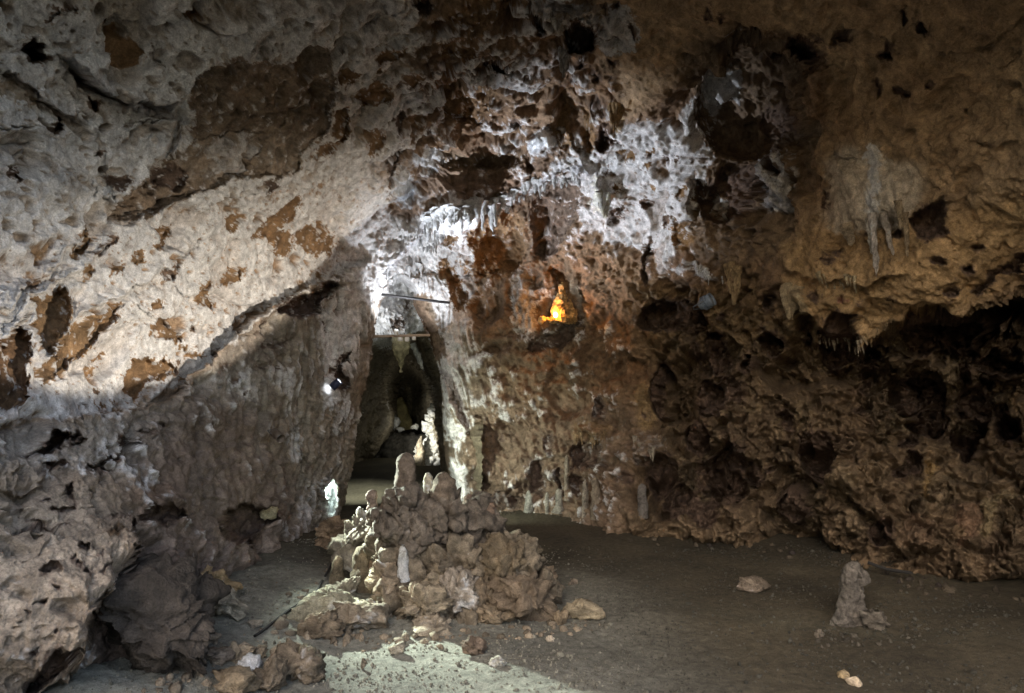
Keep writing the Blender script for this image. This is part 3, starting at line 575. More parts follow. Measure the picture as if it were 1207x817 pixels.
    (-0.26, 8, 0, (0.163, 0.116, 0.067), 'P 1072,427 1061,449 1043,447 1034,420 1037,391 1055,382 1071,396'),
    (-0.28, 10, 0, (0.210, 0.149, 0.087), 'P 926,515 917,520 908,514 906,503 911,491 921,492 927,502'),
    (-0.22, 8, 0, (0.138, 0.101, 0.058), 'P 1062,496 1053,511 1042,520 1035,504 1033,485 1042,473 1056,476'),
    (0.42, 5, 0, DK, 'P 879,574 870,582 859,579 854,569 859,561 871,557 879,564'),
    (-0.21, 10, 0, (0.184, 0.133, 0.076), 'P 1140,451 1128,465 1112,456 1106,438 1113,422 1128,419 1139,429'),
    (0.28, 7, 0, DK, 'P 1153,425 1143,432 1134,422 1129,408 1138,396 1150,396 1157,409'),
    (-0.23, 6, 0, (0.172, 0.123, 0.077), 'P 1056,488 1042,502 1026,497 1015,473 1023,450 1040,433 1057,459'),
    (0.36, 5, 0, DK, 'P 1145,450 1136,454 1130,449 1127,439 1134,429 1143,430 1148,441'),
    (0.37, 7, 0, DK, 'P 923,413 911,422 897,415 893,402 900,391 914,387 930,399'),
    (-0.23, 6, 0, (0.148, 0.104, 0.064), 'P 938,549 923,557 909,555 902,537 912,520 928,520 939,533'),
    (-0.20, 8, 0, (0.176, 0.119, 0.071), 'P 1197,420 1181,434 1166,422 1167,394 1175,375 1190,374 1196,397'),
    (-0.16, 10, 0, (0.156, 0.110, 0.063), 'P 1051,519 1040,524 1031,520 1026,510 1032,502 1044,501 1050,508'),
    (0.48, 5, 0, DK, 'P 863,425 852,443 834,442 829,420 828,396 846,390 857,400'),
    (0.36, 5, 0, DK, 'P 881,575 863,597 842,580 835,549 849,525 869,517 884,543'),
    # middle face below the ledge
    (.35, 6, .02, BR, 'W 500,480 560,440 640,470 680,400 740,390 790,440 800,560 790,640 740,749 540,749 540,600 500,560'), (.3, 6, .02, BR, 'W 375,540 440,500 470,520 420,570 380,580'), (.2, 5, .02, BR, 'W 360,620 430,590 440,660 420,749 350,749'),
    (.22, 6, .05, (.17, .12, .085), 'W 815,330 880,300 1060,260 1080,350 1060,400 1000,520 960,600 880,660 820,620 810,430'), (.25, 4, 0, DK, 'W 120,160 215,110 200,180 150,260 130,360 125,260'), (-.12, 8, .95, (.5, .52, .56), 'W 145,270 200,220 250,300 240,380 190,400 150,370'),
    (.08, 3, 0, DK, 'W 245,255 300,250 335,275 310,288 255,275'), (-.05, 8, .8, (.42, .42, .43), 'W 250,170 300,110 350,95 400,120 380,240 330,270 260,240'),
    (.25, 5, .02, BR, 'E 345,90 400,60 460,150 470,250 400,290 360,220'), (.12, 5, .02, BR, 'E 370,200 440,180 460,250 400,270'), (.42, 7, 0, (.30, .17, .08), 'E 700,130 740,122 790,170 820,230 830,310 790,306 700,310 690,295 740,240 735,190'), (-.07, 8, .05, (.24, .16, .09), 'E 690,312 760,318 825,312 820,350 770,360 710,350'),
    (-.08, 4, .1, (.36, .26, .16), 'E 775,170 800,190 825,240 828,315 815,300 795,230'), (.1, 3, 0, DK, 'Q 370,380 390,350 415,380 405,415 380,418'), (-.12, 8, .4, (.28, .21, .14), 'Q 320,130 400,60 440,130 450,260 470,420 460,500 430,440 360,500 330,400'), (.3, 5, 0, DK, 'Q 400,580 440,500 560,480 730,380 740,430 650,560 560,560 450,600'),
    (-.16, 10, 0, None, 'Q 430,700 480,670 550,700 540,770 480,800 440,780'), (-.1, 8, 0, None, 'E 900,160 940,110 960,170 930,210'), (.12, 4, 0, DK, 'R 425,210 445,200 440,250 425,250'), (.15, 4, 0, BR, 'R 470,300 500,290 525,305 520,330 480,332'), (.15, 4, 0, BR, 'R 455,130 520,105 530,130 510,150 510,180 545,135 575,140 560,180 520,195 490,160'),
    (.12, 4, 0, BR, 'R 650,120 685,110 690,140 670,150'), (.12, 4, 0, DK, 'R 790,170 835,145 830,190 800,190'), (.1, 3, 0, DK, 'R 735,150 765,148 760,172 740,170'), (.12, 4, 0, BR, 'R 640,170 680,165 660,190 645,190'), (.12, 4, 0, BR, 'R 800,330 850,310 840,390 805,390'), (.1, 3, 0, BR, 'R 672,320 705,315 705,340 680,345'),
    (.14, 4, 0, DK, 'R 620,400 650,390 660,440 625,445'), (.12, 4, 0, DK, 'R 720,500 760,460 765,490 735,540'), (.2, 6, 0, BR, 'R 770,500 850,500 890,560 880,650 800,660 770,590'), (.18, 5, .05, DK, 'R 440,470 520,405 550,440 490,470 500,530 450,530'), (-.25, 5, .95, (.6, .58, .5), 'R 345,250 375,220 420,310 440,430 420,490 390,430 360,430'),
    (-.06, 4, .97, (.6, .6, .62), 'W 60,720 180,600 260,520 320,425 400,395 480,375 550,355 600,358 680,345 740,318 800,278 850,250 900,222 960,202 1040,200 1110,185 1110,235 1040,250 960,262 900,280 850,300 800,325 740,365 680,402 600,408 550,408 480,430 400,450 320,472 260,560 180,640 80,740'),
    (-.04, 5, .9, None, 'P 448,330 462,300 500,300 520,330 515,355 492,340 470,333'), (-.05, 5, .85, None, 'E 330,90 380,40 420,110 455,170 460,260 420,200 395,130 360,90'),
    # foot of the middle face
    (.3, 5, 0, DK, 'V 50,480 70,425 130,400 130,430 90,490'), (.3, 5, 0, DK, 'V 175,620 180,540 230,525 300,555 360,570 350,620 220,640'), (.25, 5, 0, DK, 'V 370,480 380,370 440,360 470,500 450,560 390,540'), (.3, 5, 0, DK, 'V 510,440 560,395 580,530 560,560 530,550'), (.3, 5, 0, DK, 'V 600,450 690,460 695,530 640,580 610,540'),
    (.35, 6, 0, DK, 'V 600,300 660,265 760,270 800,290 800,400 760,430 640,440 600,380'), (.3, 5, 0, DK, 'V 720,120 740,30 790,30 800,90 800,140 740,150'), (-.2, 6, .05, (.26, .17, .09), 'V 600,190 700,165 800,175 800,250 760,280 690,265 620,265'), (.15, 4, 0, BR, 'V 140,260 155,230 165,330 145,345'), (.12, 4, 0, DK, 'V 215,280 235,230 255,270 240,300'),
    (.15, 5, 0, DK, 'V 450,250 480,220 520,250 510,320 460,330'), (.25, 5, 0, DK, 'V 880,480 900,440 930,450 930,510 890,510'),
]

# breaks in the rock: metres the near lip stands forward, its width px, metres the far side drops back, its width px, outline (near side on the left of travel)
LIN = [
    (.14, 45, .06, 14, 'A 200,170 260,235 330,290 420,340 490,345 600,345 660,290 740,215 850,185 900,110 960,60 990,10'),
    (.10, 36, .12, 14, 'A 320,670 370,688 430,660 490,620 530,560 560,500 590,420 600,350'), (.06, 25, .05, 10, 'A 0,250 60,240 130,300 200,380 300,420'), (.06, 20, .06, 10, 'A 540,545 610,510 640,450 665,380'),
    (.05, 16, .04, 8, 'D 0,395 60,320 130,215 210,165 300,130 330,90 370,20'), (.045, 14, .035, 8, 'D 130,460 190,430 235,330 300,270 400,240 520,150 590,110 690,20'), (.04, 14, .03, 8, 'D -40,300 80,220 180,130 250,60 330,0'), (.035, 12, .03, 8, 'D 190,420 220,350 245,290 260,240 210,170'),
    (.03, 12, .02, 6, 'D 420,255 480,265 520,300 560,318'), (.03, 10, .03, 6, 'D 600,380 640,415 680,430'), (.04, 12, .04, 8, 'A 650,740 720,690 830,660 960,620'), (.05, 14, .04, 8, 'A 1000,800 1080,700 1130,620 1200,560'),
    (.08, 20, .06, 10, 'L 0,570 80,560 150,535 200,515 220,490 140,400 110,370'), (.04, 14, .04, 8, 'L 0,510 70,460 130,400 130,380'), (.04, 14, .03, 8, 'L 0,250 70,200 130,170 190,70'),
    (.45, 70, .15, 12, 'G 250,810 270,720 290,640 330,560 345,480 380,440 440,425 480,380 480,330 445,260 440,200'), (.04, 12, .04, 8, 'Z 90,160 150,140 205,110 220,60 235,10'),
    (.12, 25, .12, 10, 'M 365,255 440,215 500,165 590,120 650,110 740,42 790,70 850,60 900,10'), (.08, 30, .03, 10, 'N 600,0 560,180 600,300 570,420 600,480'), (.10, 16, .05, 10, 'N 830,620 800,560 790,400 740,350 680,390 660,500 690,640'),
    (.08, 18, .06, 10, 'N 640,620 500,480 480,330 430,200 390,180'), (.1, 30, .05, 10, 'N 200,780 330,740 420,650 460,640'),
    (.35, 30, .12, 18, 'W 60,720 180,620 260,540 320,460 400,440 480,420 550,400 600,400 680,395 740,360 800,320 850,290 900,262 960,245 1040,243 1090,235 1150,190'), (.15, 20, .05, 10, 'W 1150,200 1130,280 1120,370 1190,430 1200,500'),
    (.12, 16, .1, 10, 'W 250,110 330,92 410,128 440,130 500,160 540,120'), (.12, 16, .1, 10, 'W 780,320 800,230 780,150 780,100'), (.1, 12, .05, 8, 'W 805,300 800,440 810,500 820,640 800,749'),
    (.25, 26, .1, 10, 'E 440,700 380,560 340,480 300,350 255,270'), (.08, 12, .03, 8, 'E 480,790 400,600 350,460'), (.15, 20, .05, 10, 'R 880,280 900,275 940,270 1000,290 1050,210 1089,190'), (.15, 20, .12, 10, 'R 900,540 870,440 880,380 870,300 920,270'),
    (.25, 60, .12, 18, 'P 440,300 395,325 350,342 305,368 270,400 243,430 215,462 180,478 130,488 70,495'),
    (.30, 50, .2, 20, 'F 340,210 365,290 400,350 440,382 490,408 550,398 600,432 660,372 740,347 800,292 870,287 920,302 1000,297 1080,272 1188,232'), (.12, 25, .08, 10, 'F 350,80 370,130 420,170 480,165 530,190 570,180 630,202 700,172 800,150'),
    (.25, 30, .1, 12, 'F 960,510 1040,505 1110,520 1188,512'), (.2, 22, .1, 10, 'F 940,470 1010,422 1080,392 1120,360 1188,330'), (.15, 18, .1, 10, 'F 860,720 900,640 910,570 960,500'), (.15, 20, .1, 10, 'F 0,390 100,300 200,390 260,420 330,400'),
    (.10, 14, .08, 8, 'J 400,60 370,122 320,78 280,85 220,132 170,172'), (.06, 16, .04, 8, 'C 1010,470 1120,490 1188,470'), (.06, 14, .05, 8, 'C 1110,230 1150,215 1188,180'), (.05, 14, .05, 8, 'C 1000,160 1080,150 1130,110 1188,60'),
    (.05, 14, .05, 6, 'O 60,200 110,150 190,140 280,185'), (.1, 18, .1, 8, 'K 580,430 600,410 680,400 740,415 790,450'), (.05, 12, .05, 8, 'K 20,210 110,170 200,90 250,40'), (.04, 12, .04, 8, 'K 100,210 200,160 300,80'),
    (.05, 10, .04, 6, 'K 335,410 345,330 385,290'), (.06, 12, .05, 8, 'K 450,620 500,690 560,720 620,765'), (.3, 30, .15, 10, 'Y 30,120 150,170 230,240 330,330 370,400 430,440 470,520 490,580'), (.12, 20, .1, 10, 'Y 700,540 740,640 850,690 900,760'),
    (.1, 14, .08, 8, 'U 200,610 290,540 320,560 480,545'), (.12, 14, .1, 8, 'V 600,265 690,268 760,280 800,250'), (.12, 16, .08, 8, 'X 0,60 50,130 120,140 180,170 220,170'),
]

# open cracks: width px, metres deep, outline
CRK = [
    (1.0, .06, 'A 660,458 740,455 830,443 910,455'), (1.1, .06, 'A 930,440 980,370 1035,305'), (.9, .05, 'A 910,455 885,490 840,545 800,590 740,572'), (.9, .05, 'A 430,405 560,405 600,380'), (.8, .04, 'A 0,432 150,435'), (.7, .03, 'A 60,540 150,490'),
    (1.2, .06, 'A 480,342 545,348 612,345'), (.9, .05, 'A 300,690 312,610'), (.8, .03, 'A 860,370 920,420'), (.8, .03, 'A 480,720 560,690 640,630'), (1.0, .04, 'D 575,120 640,75 690,20'), (.9, .03, 'D 480,262 540,310'), (.8, .03, 'D 420,250 470,265'),
    (1.0, .04, 'D 560,185 600,220 650,245'), (.8, .03, 'D 0,350 100,230 170,170'), (.8, .03, 'D 400,240 520,150'), (.7, .03, 'M 250,290 350,290'), (.7, .02, 'M 315,105 390,110 430,125'), (.8, .03, 'L 380,640 520,632'), (.8, .04, 'C 505,545 590,518 650,550'), (.8, .04, 'C 1110,222 1150,218 1188,205'),
    (.8, .03, 'C 1000,475 1100,490'), (.9, .04, 'Y 210,20 250,90 310,175'), (.8, .04, 'Y 885,200 885,300 870,440'), (.8, .03, 'Y 905,250 940,330'), (1.2, .06, 'Y 690,660 780,670 850,700 900,765'), (1.0, .05, 'R 750,250 830,205'), (.9, .05, 'R 870,160 950,170 1040,180'),
    (.8, .03, 'M 640,680 730,560'), (.7, .03, 'N 600,480 640,400 660,260'), (.7, .03, 'Z 490,560 540,560 660,520 690,470'), (1, .05, 'Z 640,740 700,640'), (.8, .04, 'F 800,700 880,560'), (.9, .05, 'K 150,130 220,90 240,40'), (.9, .05, 'K 320,30 180,130'),
]
# ------------------------------------------------------------------ materials
def rock_material(name, bump=0.7, rough=0.85, grain=90.0, attr=True, color=(.3, .2, .12), spec=0.25):
    m = bpy.data.materials.new(name)
    m.use_nodes = True
    nt = m.node_tree
    N, L = nt.nodes, nt.links
    b = N['Principled BSDF']
    b.inputs['Specular IOR Level'].default_value = spec
    geo = N.new('ShaderNodeNewGeometry')
    n1 = N.new('ShaderNodeTexNoise')
    n1.inputs['Scale'].default_value = grain
    n1.inputs['Detail'].default_value = 5
    n1.inputs['Roughness'].default_value = 0.65
    L.new(geo.outputs['Position'], n1.inputs['Vector'])
    n2 = N.new('ShaderNodeTexNoise')
    n2.inputs['Scale'].default_value = grain / 7
    n2.inputs['Detail'].default_value = 6
    n2.inputs['Roughness'].default_value = 0.7
    L.new(geo.outputs['Position'], n2.inputs['Vector'])
    mr = N.new('ShaderNodeMapRange')
    mr.inputs['From Min'].default_value, mr.inputs['From Max'].default_value = 0.3, 0.7
    mr.inputs['To Min'].default_value, mr.inputs['To Max'].default_value = 0.55, 1.45
    L.new(n2.outputs['Fac'], mr.inputs['Value'])
    mr2 = N.new('ShaderNodeMapRange')
    mr2.inputs['From Min'].default_value, mr2.inputs['From Max'].default_value = 0.3, 0.7
    mr2.inputs['To Min'].default_value, mr2.inputs['To Max'].default_value = 0.7, 1.3
    L.new(n1.outputs['Fac'], mr2.inputs['Value'])
    mul = N.new('ShaderNodeMath')
    mul.operation = 'MULTIPLY'
    L.new(mr.outputs[0], mul.inputs[0])
    L.new(mr2.outputs[0], mul.inputs[1])
    vm = N.new('ShaderNodeVectorMath')
    vm.operation = 'SCALE'
    if attr:
        a = N.new('ShaderNodeAttribute')
        a.attribute_name = 'albedo'
        L.new(a.outputs['Color'], vm.inputs[0])
    else:
        vm.inputs[0].default_value = color
    L.new(mul.outputs[0], vm.inputs['Scale'])
    L.new(vm.outputs['Vector'], b.inputs['Base Color'])
    b.inputs['Roughness'].default_value = rough
    bp = N.new('ShaderNodeBump')
    bp.inputs['Strength'].default_value = bump
    bp.inputs['Distance'].default_value = 0.025
    add = N.new('ShaderNodeMath')
    add.operation = 'ADD'
    L.new(n1.outputs['Fac'], add.inputs[0])
    L.new(n2.outputs['Fac'], add.inputs[1])
    L.new(add.outputs[0], bp.inputs['Height'])
    L.new(bp.outputs['Normal'], b.inputs['Normal'])
    return m


M_ROCK = rock_material('cave_rock')

# ------------------------------------------------------------------ rock faces
WHITE = np.array((.66, .645, .63), np.float32)


def build_face(xs, ys, macro, regs, pols, lins, crks, seed=0):
    """returns world points, albedo, and the photo coordinates of the grid"""
    xc = np.arange(xs[0] - 8, xs[-1] + 16, 8.0)
    yc = np.arange(ys[0] - 8, ys[-1] + 16, 8.0)
    Uc, Vc = np.meshgrid(xc, yc)
    D = upsample(macro(Uc, Vc), xc, yc, xs, ys)
    U, Vv = np.meshgrid(xs, ys)
    U, Vv = U.astype(np.float32), Vv.astype(np.float32)
    rx, ry, rz = ray(U, Vv)
    R = np.stack([rx, ry, rz], -1).astype(np.float32)
    P = R * D[..., None]
    P[..., 2] += EYE
    shp = U.shape
    Pf = P.reshape(-1, 3)
    # uneven outlines for everything traced
    w1 = perlin(Pf, .16, 31).reshape(shp)
    w2 = perlin(Pf, .16, 32).reshape(shp)
    w3 = perlin(Pf, .05, 33).reshape(shp)
    w4 = perlin(Pf, .05, 34).reshape(shp)
    sc = 830.0 / D
    w5 = perlin(Pf, .022, 35).reshape(shp)
    w6 = perlin(Pf, .022, 36).reshape(shp)
    Uw = U + np.clip(sc * (.060 * w1 + .030 * w3 + .012 * w5), -9, 9)
    Vw = Vv + np.clip(sc * (.060 * w2 + .030 * w4 + .012 * w6), -9, 9)
    n7 = fbm(Pf, .09, 3, 175, .65).reshape(shp)
    # regions
    par = np.zeros((len(yc), len(xc), 9), np.float32)
    par[:] = (.22, .14, .085, .2, 1, .2, .5, 0, .2)
    nj = fbm(np.stack([Uc.ravel(), Vc.ravel(), 0 * Uc.ravel()], 1).astype(np.float32), 60.0, 3, 5).reshape(Uc.shape) * 25
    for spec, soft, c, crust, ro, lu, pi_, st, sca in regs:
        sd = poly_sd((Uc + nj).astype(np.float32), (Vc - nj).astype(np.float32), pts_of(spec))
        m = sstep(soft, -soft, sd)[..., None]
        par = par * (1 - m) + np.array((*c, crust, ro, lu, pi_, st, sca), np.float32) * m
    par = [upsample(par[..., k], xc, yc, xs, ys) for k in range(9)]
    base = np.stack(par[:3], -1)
    crustp, a_ro, a_lu, a_pi, a_st, a_sc = par[3:]
    # traced features, in metres away from the camera
    B = np.zeros(shp, np.float32)
    cset = np.full(shp, -1.0, np.float32)

    def window(p, mg):
        x0, x1 = np.searchsorted(xs, [p[:, 0].min() - mg, p[:, 0].max() + mg])
        y0, y1 = np.searchsorted(ys, [p[:, 1].min() - mg, p[:, 1].max() + mg])
        return slice(y0, y1), slice(x0, x1)
    for hp, wp, hr, wr, spec in lins:
        if spec[0] in 'ADK':
            k_ = 2.3 if spec[0] == 'D' else 1.7
            hp, hr = k_ * hp, k_ * hr
        p = pts_of(spec)
        w = window(p, 4 * max(wp, wr))
        if 0 in B[w].shape:
            continue
        d, sg, arc = line_sd(Uw[w], Vw[w], p)
        near = sg < 0
        tap = sstep(-2, 28, arc)
        far_fade = sstep(3.6 * wp, 2.2 * wp, d)
        B[w] += tap * far_fade * np.where(near, -hp * np.exp(-d / wp) * sstep(-1.5, 2.0, d + .5), hr * np.exp(-d / wr) * sstep(-1.0, 3.0, d))
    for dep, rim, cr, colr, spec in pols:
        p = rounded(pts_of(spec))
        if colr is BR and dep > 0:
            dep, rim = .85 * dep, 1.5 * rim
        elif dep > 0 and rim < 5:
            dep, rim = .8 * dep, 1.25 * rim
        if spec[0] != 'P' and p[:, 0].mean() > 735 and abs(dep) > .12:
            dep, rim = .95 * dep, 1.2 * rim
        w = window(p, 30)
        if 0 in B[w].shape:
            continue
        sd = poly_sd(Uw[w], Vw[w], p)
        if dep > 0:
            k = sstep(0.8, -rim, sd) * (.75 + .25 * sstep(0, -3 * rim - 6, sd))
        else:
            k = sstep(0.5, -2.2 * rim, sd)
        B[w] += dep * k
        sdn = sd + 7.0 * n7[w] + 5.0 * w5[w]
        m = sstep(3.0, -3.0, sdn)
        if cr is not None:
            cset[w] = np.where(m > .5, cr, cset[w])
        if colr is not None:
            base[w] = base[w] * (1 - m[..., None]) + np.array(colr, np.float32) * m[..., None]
    for wd, dep, spec in crks:
        p = pts_of(spec)
        w = window(p, 12)
        if 0 in B[w].shape:
            continue
        d, sg, arc = line_sd(Uw[w], Vw[w], p)
        B[w] += dep * np.exp(-(d / wd) ** 2) * sstep(-1, 10, arc)
    P = P + R * B[..., None]
    # relief along the rock's own normal
    Nrm = grid_normals(P)
    Nrm = np.stack([box_blur(Nrm[..., k], 12, 2) for k in range(3)], -1)
    Nrm /= np.linalg.norm(Nrm, axis=2)[..., None] + 1e-6
    flip = (Nrm * R).sum(-1) > 0
    Nrm[flip] *= -1
    Pf = P.reshape(-1, 3).astype(np.float32)
    wv = np.stack([perlin(Pf, .45, 3), perlin(Pf, .45, 4), perlin(Pf, .45, 5)], 1) * .16
    Q = Pf + wv.astype(np.float32)
    ro, lu, pi_, st, scl = (a.ravel() for a in (a_ro, a_lu, a_pi, a_st, a_sc))
    fine = .22 + .78 * ro
    H = ro * (.12 * fbm(Pf, 1.1, 2, 11) + .070 * ridged(Q, .42, 2, 15) - .06)
    fine = fine * (1 + .7 * lu)
    H += fine * (.042 * fbm(Q, .17, 2, 21) + .024 * fbm(Pf, .062, 3, 25, .65) + .017 * ridged(Q, .09, 2, 28))
    lm = (sstep(540, 470, U) * (1 - .9 * a_st) * sstep(470, 360, Vv) * .42).ravel()
    m = lm > .02
    t1, e1 = broken(Q[m] + .5 * wv[m].astype(np.float32), (.95, .95, .6), 171)
    t2, e2 = broken(Q[m], (.38, .38, .26), 173)
    H[m] += lm[m] * (.13 * t1 - .05 * sstep(.07, 0, e1) + (.05 * t2 - .02 * sstep(.06, 0, e2)) * np.minimum(ro[m] * 1.4, 1))
    # ragged hollows eaten into the rock
    hol = np.clip(.40 * pi_ + .75 * lu + .55 * scl, 0, 1.15)
    holm = np.zeros(len(Pf), np.float32)
    for sc_, lo, hi, dep, sd_ in ((.46, .15, .32, .24, 131), (.19, .17, .30, .10, 133), (.08, .18, .32, .04, 135)):
        k = sstep(lo, hi, perlin(Q, (sc_ * 1.15, sc_ * 1.15, sc_ * .85), sd_) + .10 * perlin(Pf, sc_ * .22, sd_ + 1))
        H -= dep * hol * k
        holm = np.maximum(holm, k * sstep(.1, .6, hol))
    m = st > .03
    if m.any():
        Ps = Q[m].copy()
        Ps[:, 0] += .27 * Ps[:, 2] * sstep(470, 510, U.ravel()[m])
        s1 = ridged(Ps, (.11, .11, 1.3), 2, 41)
        s2 = perlin(Ps, (.035, .035, .5), 44)
        s3 = ridged(Ps, (.055, .055, 1.0), 2, 46)
        H[m] += st[m] * (.060 * s1 + .020 * s2 + .026 * s3)
    m = lu > .03
    if m.any():
        q = (.55 * Q[m] + .45 * Pf[m]).astype(np.float32)
        bl = np.abs(perlin(q, .55, 51)) * .95 + np.abs(perlin(q, .27, 52)) * .62 + np.abs(perlin(q, .14, 53)) * .45 + np.abs(perlin(q, .07, 54)) * .24
        t1, e1 = broken((q + .06 * wv[m]).astype(np.float32), .30, 59)
        t2, e2 = broken((q + .04 * wv[m]).astype(np.float32), .13, 60)
        H[m] += lu[m] * (.13 * t1 + .06 * t2 - .07 * sstep(.10, 0, e1))
        H[m] += lu[m] * (.78 * bl - .28 - .66 * sstep(.06, .28, perlin(q, (.95, .95, .7), 57) + .15 * perlin(q, .2, 58)))
    m = scl > .03
    if m.any():
        f1, f2, rid = worley(Q[m], .30, 57)
        H[m] += scl[m] * (-.11) * np.clip(1 - (f1 / .55) ** 2, 0, 1) * (.2 + rid)
    # dissolved pits, single ones, of many sizes
    pitm = np.zeros(len(Pf), np.float32)
    wq = np.stack([perlin(Pf, .06, 6), perlin(Pf, .06, 7), perlin(Pf, .06, 8)], 1)
    Q2 = Pf + .25 * wv.astype(np.float32)
    for scale, thr, dep, sd_ in ((.32, .80, .09, 61), (.15, .58, .055, 63), (.07, .5, .030, 65), (.035, .5, .014, 67)):
        f1, f2, rid = worley((Q2 + min(.05, .3 * scale) * wq.astype(np.float32)) * np.array((.85, .85, 1.45), np.float32), scale, sd_)
        rad = .42 * np.clip((rid - thr) / (1 - thr), 0, 1) ** .6
        k = sstep(1.0, .55, f1 / (rad + 1e-4)) * (rad > .06)
        H -= dep * k * np.minimum(pi_ * 1.3, 1)
        pitm = np.maximum(pitm, k * sstep(.05, .5, pi_))
    H = H.reshape(shp)
    Rh = R / np.linalg.norm(R, axis=2)[..., None]
    wr_ = np.clip(.30 + .55 * a_lu, 0, .85)[..., None]
    Dr = Nrm * (1 - wr_) - Rh * wr_
    Dr /= np.linalg.norm(Dr, axis=2)[..., None] + 1e-6
    P = P + Dr * H[..., None]
    # where the pale crust has grown: patches, proud spots more than hollows
    cav = np.clip((H - box_blur(H, 7, 2)) / .05, -1, 1)
    n5 = fbm(Pf, .55, 4, 71, .6).reshape(shp)
    n6 = fbm(Pf, .07, 3, 75, .65).reshape(shp)
    n6 = n6 * (1 - .8 * np.minimum(a_st, 1)) + 1.3 * np.minimum(a_st, 1) * fbm(Pf + np.stack([.27 * Pf[:, 2] * sstep(470, 510, U.ravel()), 0 * Pf[:, 2], 0 * Pf[:, 2]], 1).astype(np.float32), (.07, .07, .8), 3, 76, .6).reshape(shp)
    cr = crustp + .55 * n5 + .28 * n6 + .18 * cav
    cov = sstep(.36, .58, cr)
    known = cset >= 0
    c2 = np.clip(cset + .25 * n6 * (cset > .08), 0, 1)
    cov = np.where(known, np.maximum(sstep(.2, .6, c2) * .95, .8 * sstep(.34, .5, n6 + .25 * cav + .25 * n5) * sstep(.05, .3, crustp)), cov)
    cov = cov * (1 - .85 * pitm.reshape(shp)) * (1 - .75 * holm.reshape(shp) * (cset < .9))
    tint = 1 + .35 * fbm(Pf, .8, 3, 81).reshape(shp)[..., None] * np.array((.8, 1.0, 1.15), np.float32)
    grey = base.mean(-1, keepdims=True)
    gm = .16 * sstep(800, 600, U)[..., None]
    mott = 1 + (.55 * fbm(Pf, .16, 4, 85, .65).reshape(shp)[..., None] + .30 * fbm(Pf, 1.6, 2, 88).reshape(shp)[..., None])
    base = ((1 - gm) * base + gm * grey) * tint * np.clip(mott, .45, 1.7)
    own = np.where((known & (cset > .4))[..., None], np.maximum(base, .8 * WHITE), WHITE)
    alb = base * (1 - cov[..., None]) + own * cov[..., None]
    return P, np.clip(alb, .02, .8), U, Vv


XS = axis(-520, 1720, -14, 1221, STEP)
YS = axis(-450, 1050, -12, 829, STEP)
HOLE = pts_of('P 470,330 455,338 448,365 443,388 437,400 432,430 424,470 417,520 410,560 401,600 393,640 393,690 560,690 552,625 541,612 534,590 530,565 524,540 523,500 522,470 519,440 503,394 488,362 485,345')
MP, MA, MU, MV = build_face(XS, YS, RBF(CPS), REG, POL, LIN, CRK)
# the lip of the passage bends away into the dark
_hsd = poly_sd(MU, MV, HOLE)
_curl = np.clip(1 - _hsd / 14, 0, 1) ** 2.2
_r = np.stack(ray(MU, MV), -1)
MP = MP + _r * (.55 * _curl)[..., None]
_c = MP
_ctr = .25 * (_hsd[:-1, :-1] + _hsd[1:, :-1] + _hsd[1:, 1:] + _hsd[:-1, 1:])
_low = np.maximum.reduce([MP[:-1, :-1, 2], MP[1:, :-1, 2], MP[1:, 1:, 2], MP[:-1, 1:, 2]])
_keep = (_ctr > 0) & (_low > -.35)
_uq, _vq = MU[:-1, :-1], MV[:-1, :-1]
_left = poly_sd(_uq, _vq, pts_of('P -900,330 130,270 330,232 462,205 470,330 393,690 393,1300 -900,1300')) < 0
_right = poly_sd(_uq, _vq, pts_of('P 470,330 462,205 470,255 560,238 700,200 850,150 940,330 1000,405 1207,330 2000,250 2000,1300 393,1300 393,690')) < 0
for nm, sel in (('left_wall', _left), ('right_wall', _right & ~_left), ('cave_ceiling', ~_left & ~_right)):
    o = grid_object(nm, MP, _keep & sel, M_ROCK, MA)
    o['kind'] = 'structure'

# inside the passage
ICP = [(470, 320, 11.4), (455, 360, 11.7), (475, 370, 12.0), (470, 392, 12.4), (500, 330, 12.0), (440, 330, 11.2), (432, 405, 12.6), (470, 406, 17.0), (480, 430, 20), (505, 402, 14.0), (392, 560, 13.2), (402, 580, 14.5), (410, 560, 16.0), (402, 500, 12.6), (412, 490, 14.2),
       (405, 440, 12.2), (425, 440, 14.6), (420, 540, 18.2), (440, 536, 19.0), (430, 500, 17.2), (445, 440, 16.5), (456, 495, 18.2), (458, 520, 20.5), (440, 470, 17), (530, 500, 12.6), (525, 440, 12.6), (512, 410, 13.2), (513, 450, 16), (519, 520, 16.5), (480, 480, 23.5), (470, 450, 22), (495, 455, 22), (500, 500, 22),
       (470, 520, 24), (470, 580, 27), (500, 600, 25), (420, 600, 17), (440, 600, 20), (540, 540, 12.6), (545, 610, 12.8), (525, 600, 14), (385, 330, 10.9), (385, 450, 11.2), (385, 640, 12.2), (570, 330, 12.6), (565, 450, 13), (565, 640, 13), (480, 295, 11.3)]
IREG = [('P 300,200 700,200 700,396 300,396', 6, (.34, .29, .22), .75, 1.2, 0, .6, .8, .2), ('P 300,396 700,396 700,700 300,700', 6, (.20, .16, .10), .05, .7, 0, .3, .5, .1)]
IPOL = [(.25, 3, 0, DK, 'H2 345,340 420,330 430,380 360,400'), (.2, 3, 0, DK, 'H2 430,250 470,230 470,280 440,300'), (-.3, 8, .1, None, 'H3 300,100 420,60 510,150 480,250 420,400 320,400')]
IX = axis(384, 568, 396, 552, .9, 1.2)
IY = axis(288, 656, 318, 620, .9, 1.2)
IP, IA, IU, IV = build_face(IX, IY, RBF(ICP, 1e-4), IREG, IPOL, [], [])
_low = np.maximum.reduce([IP[:-1, :-1, 2], IP[1:, :-1, 2], IP[1:, 1:, 2], IP[:-1, 1:, 2]])
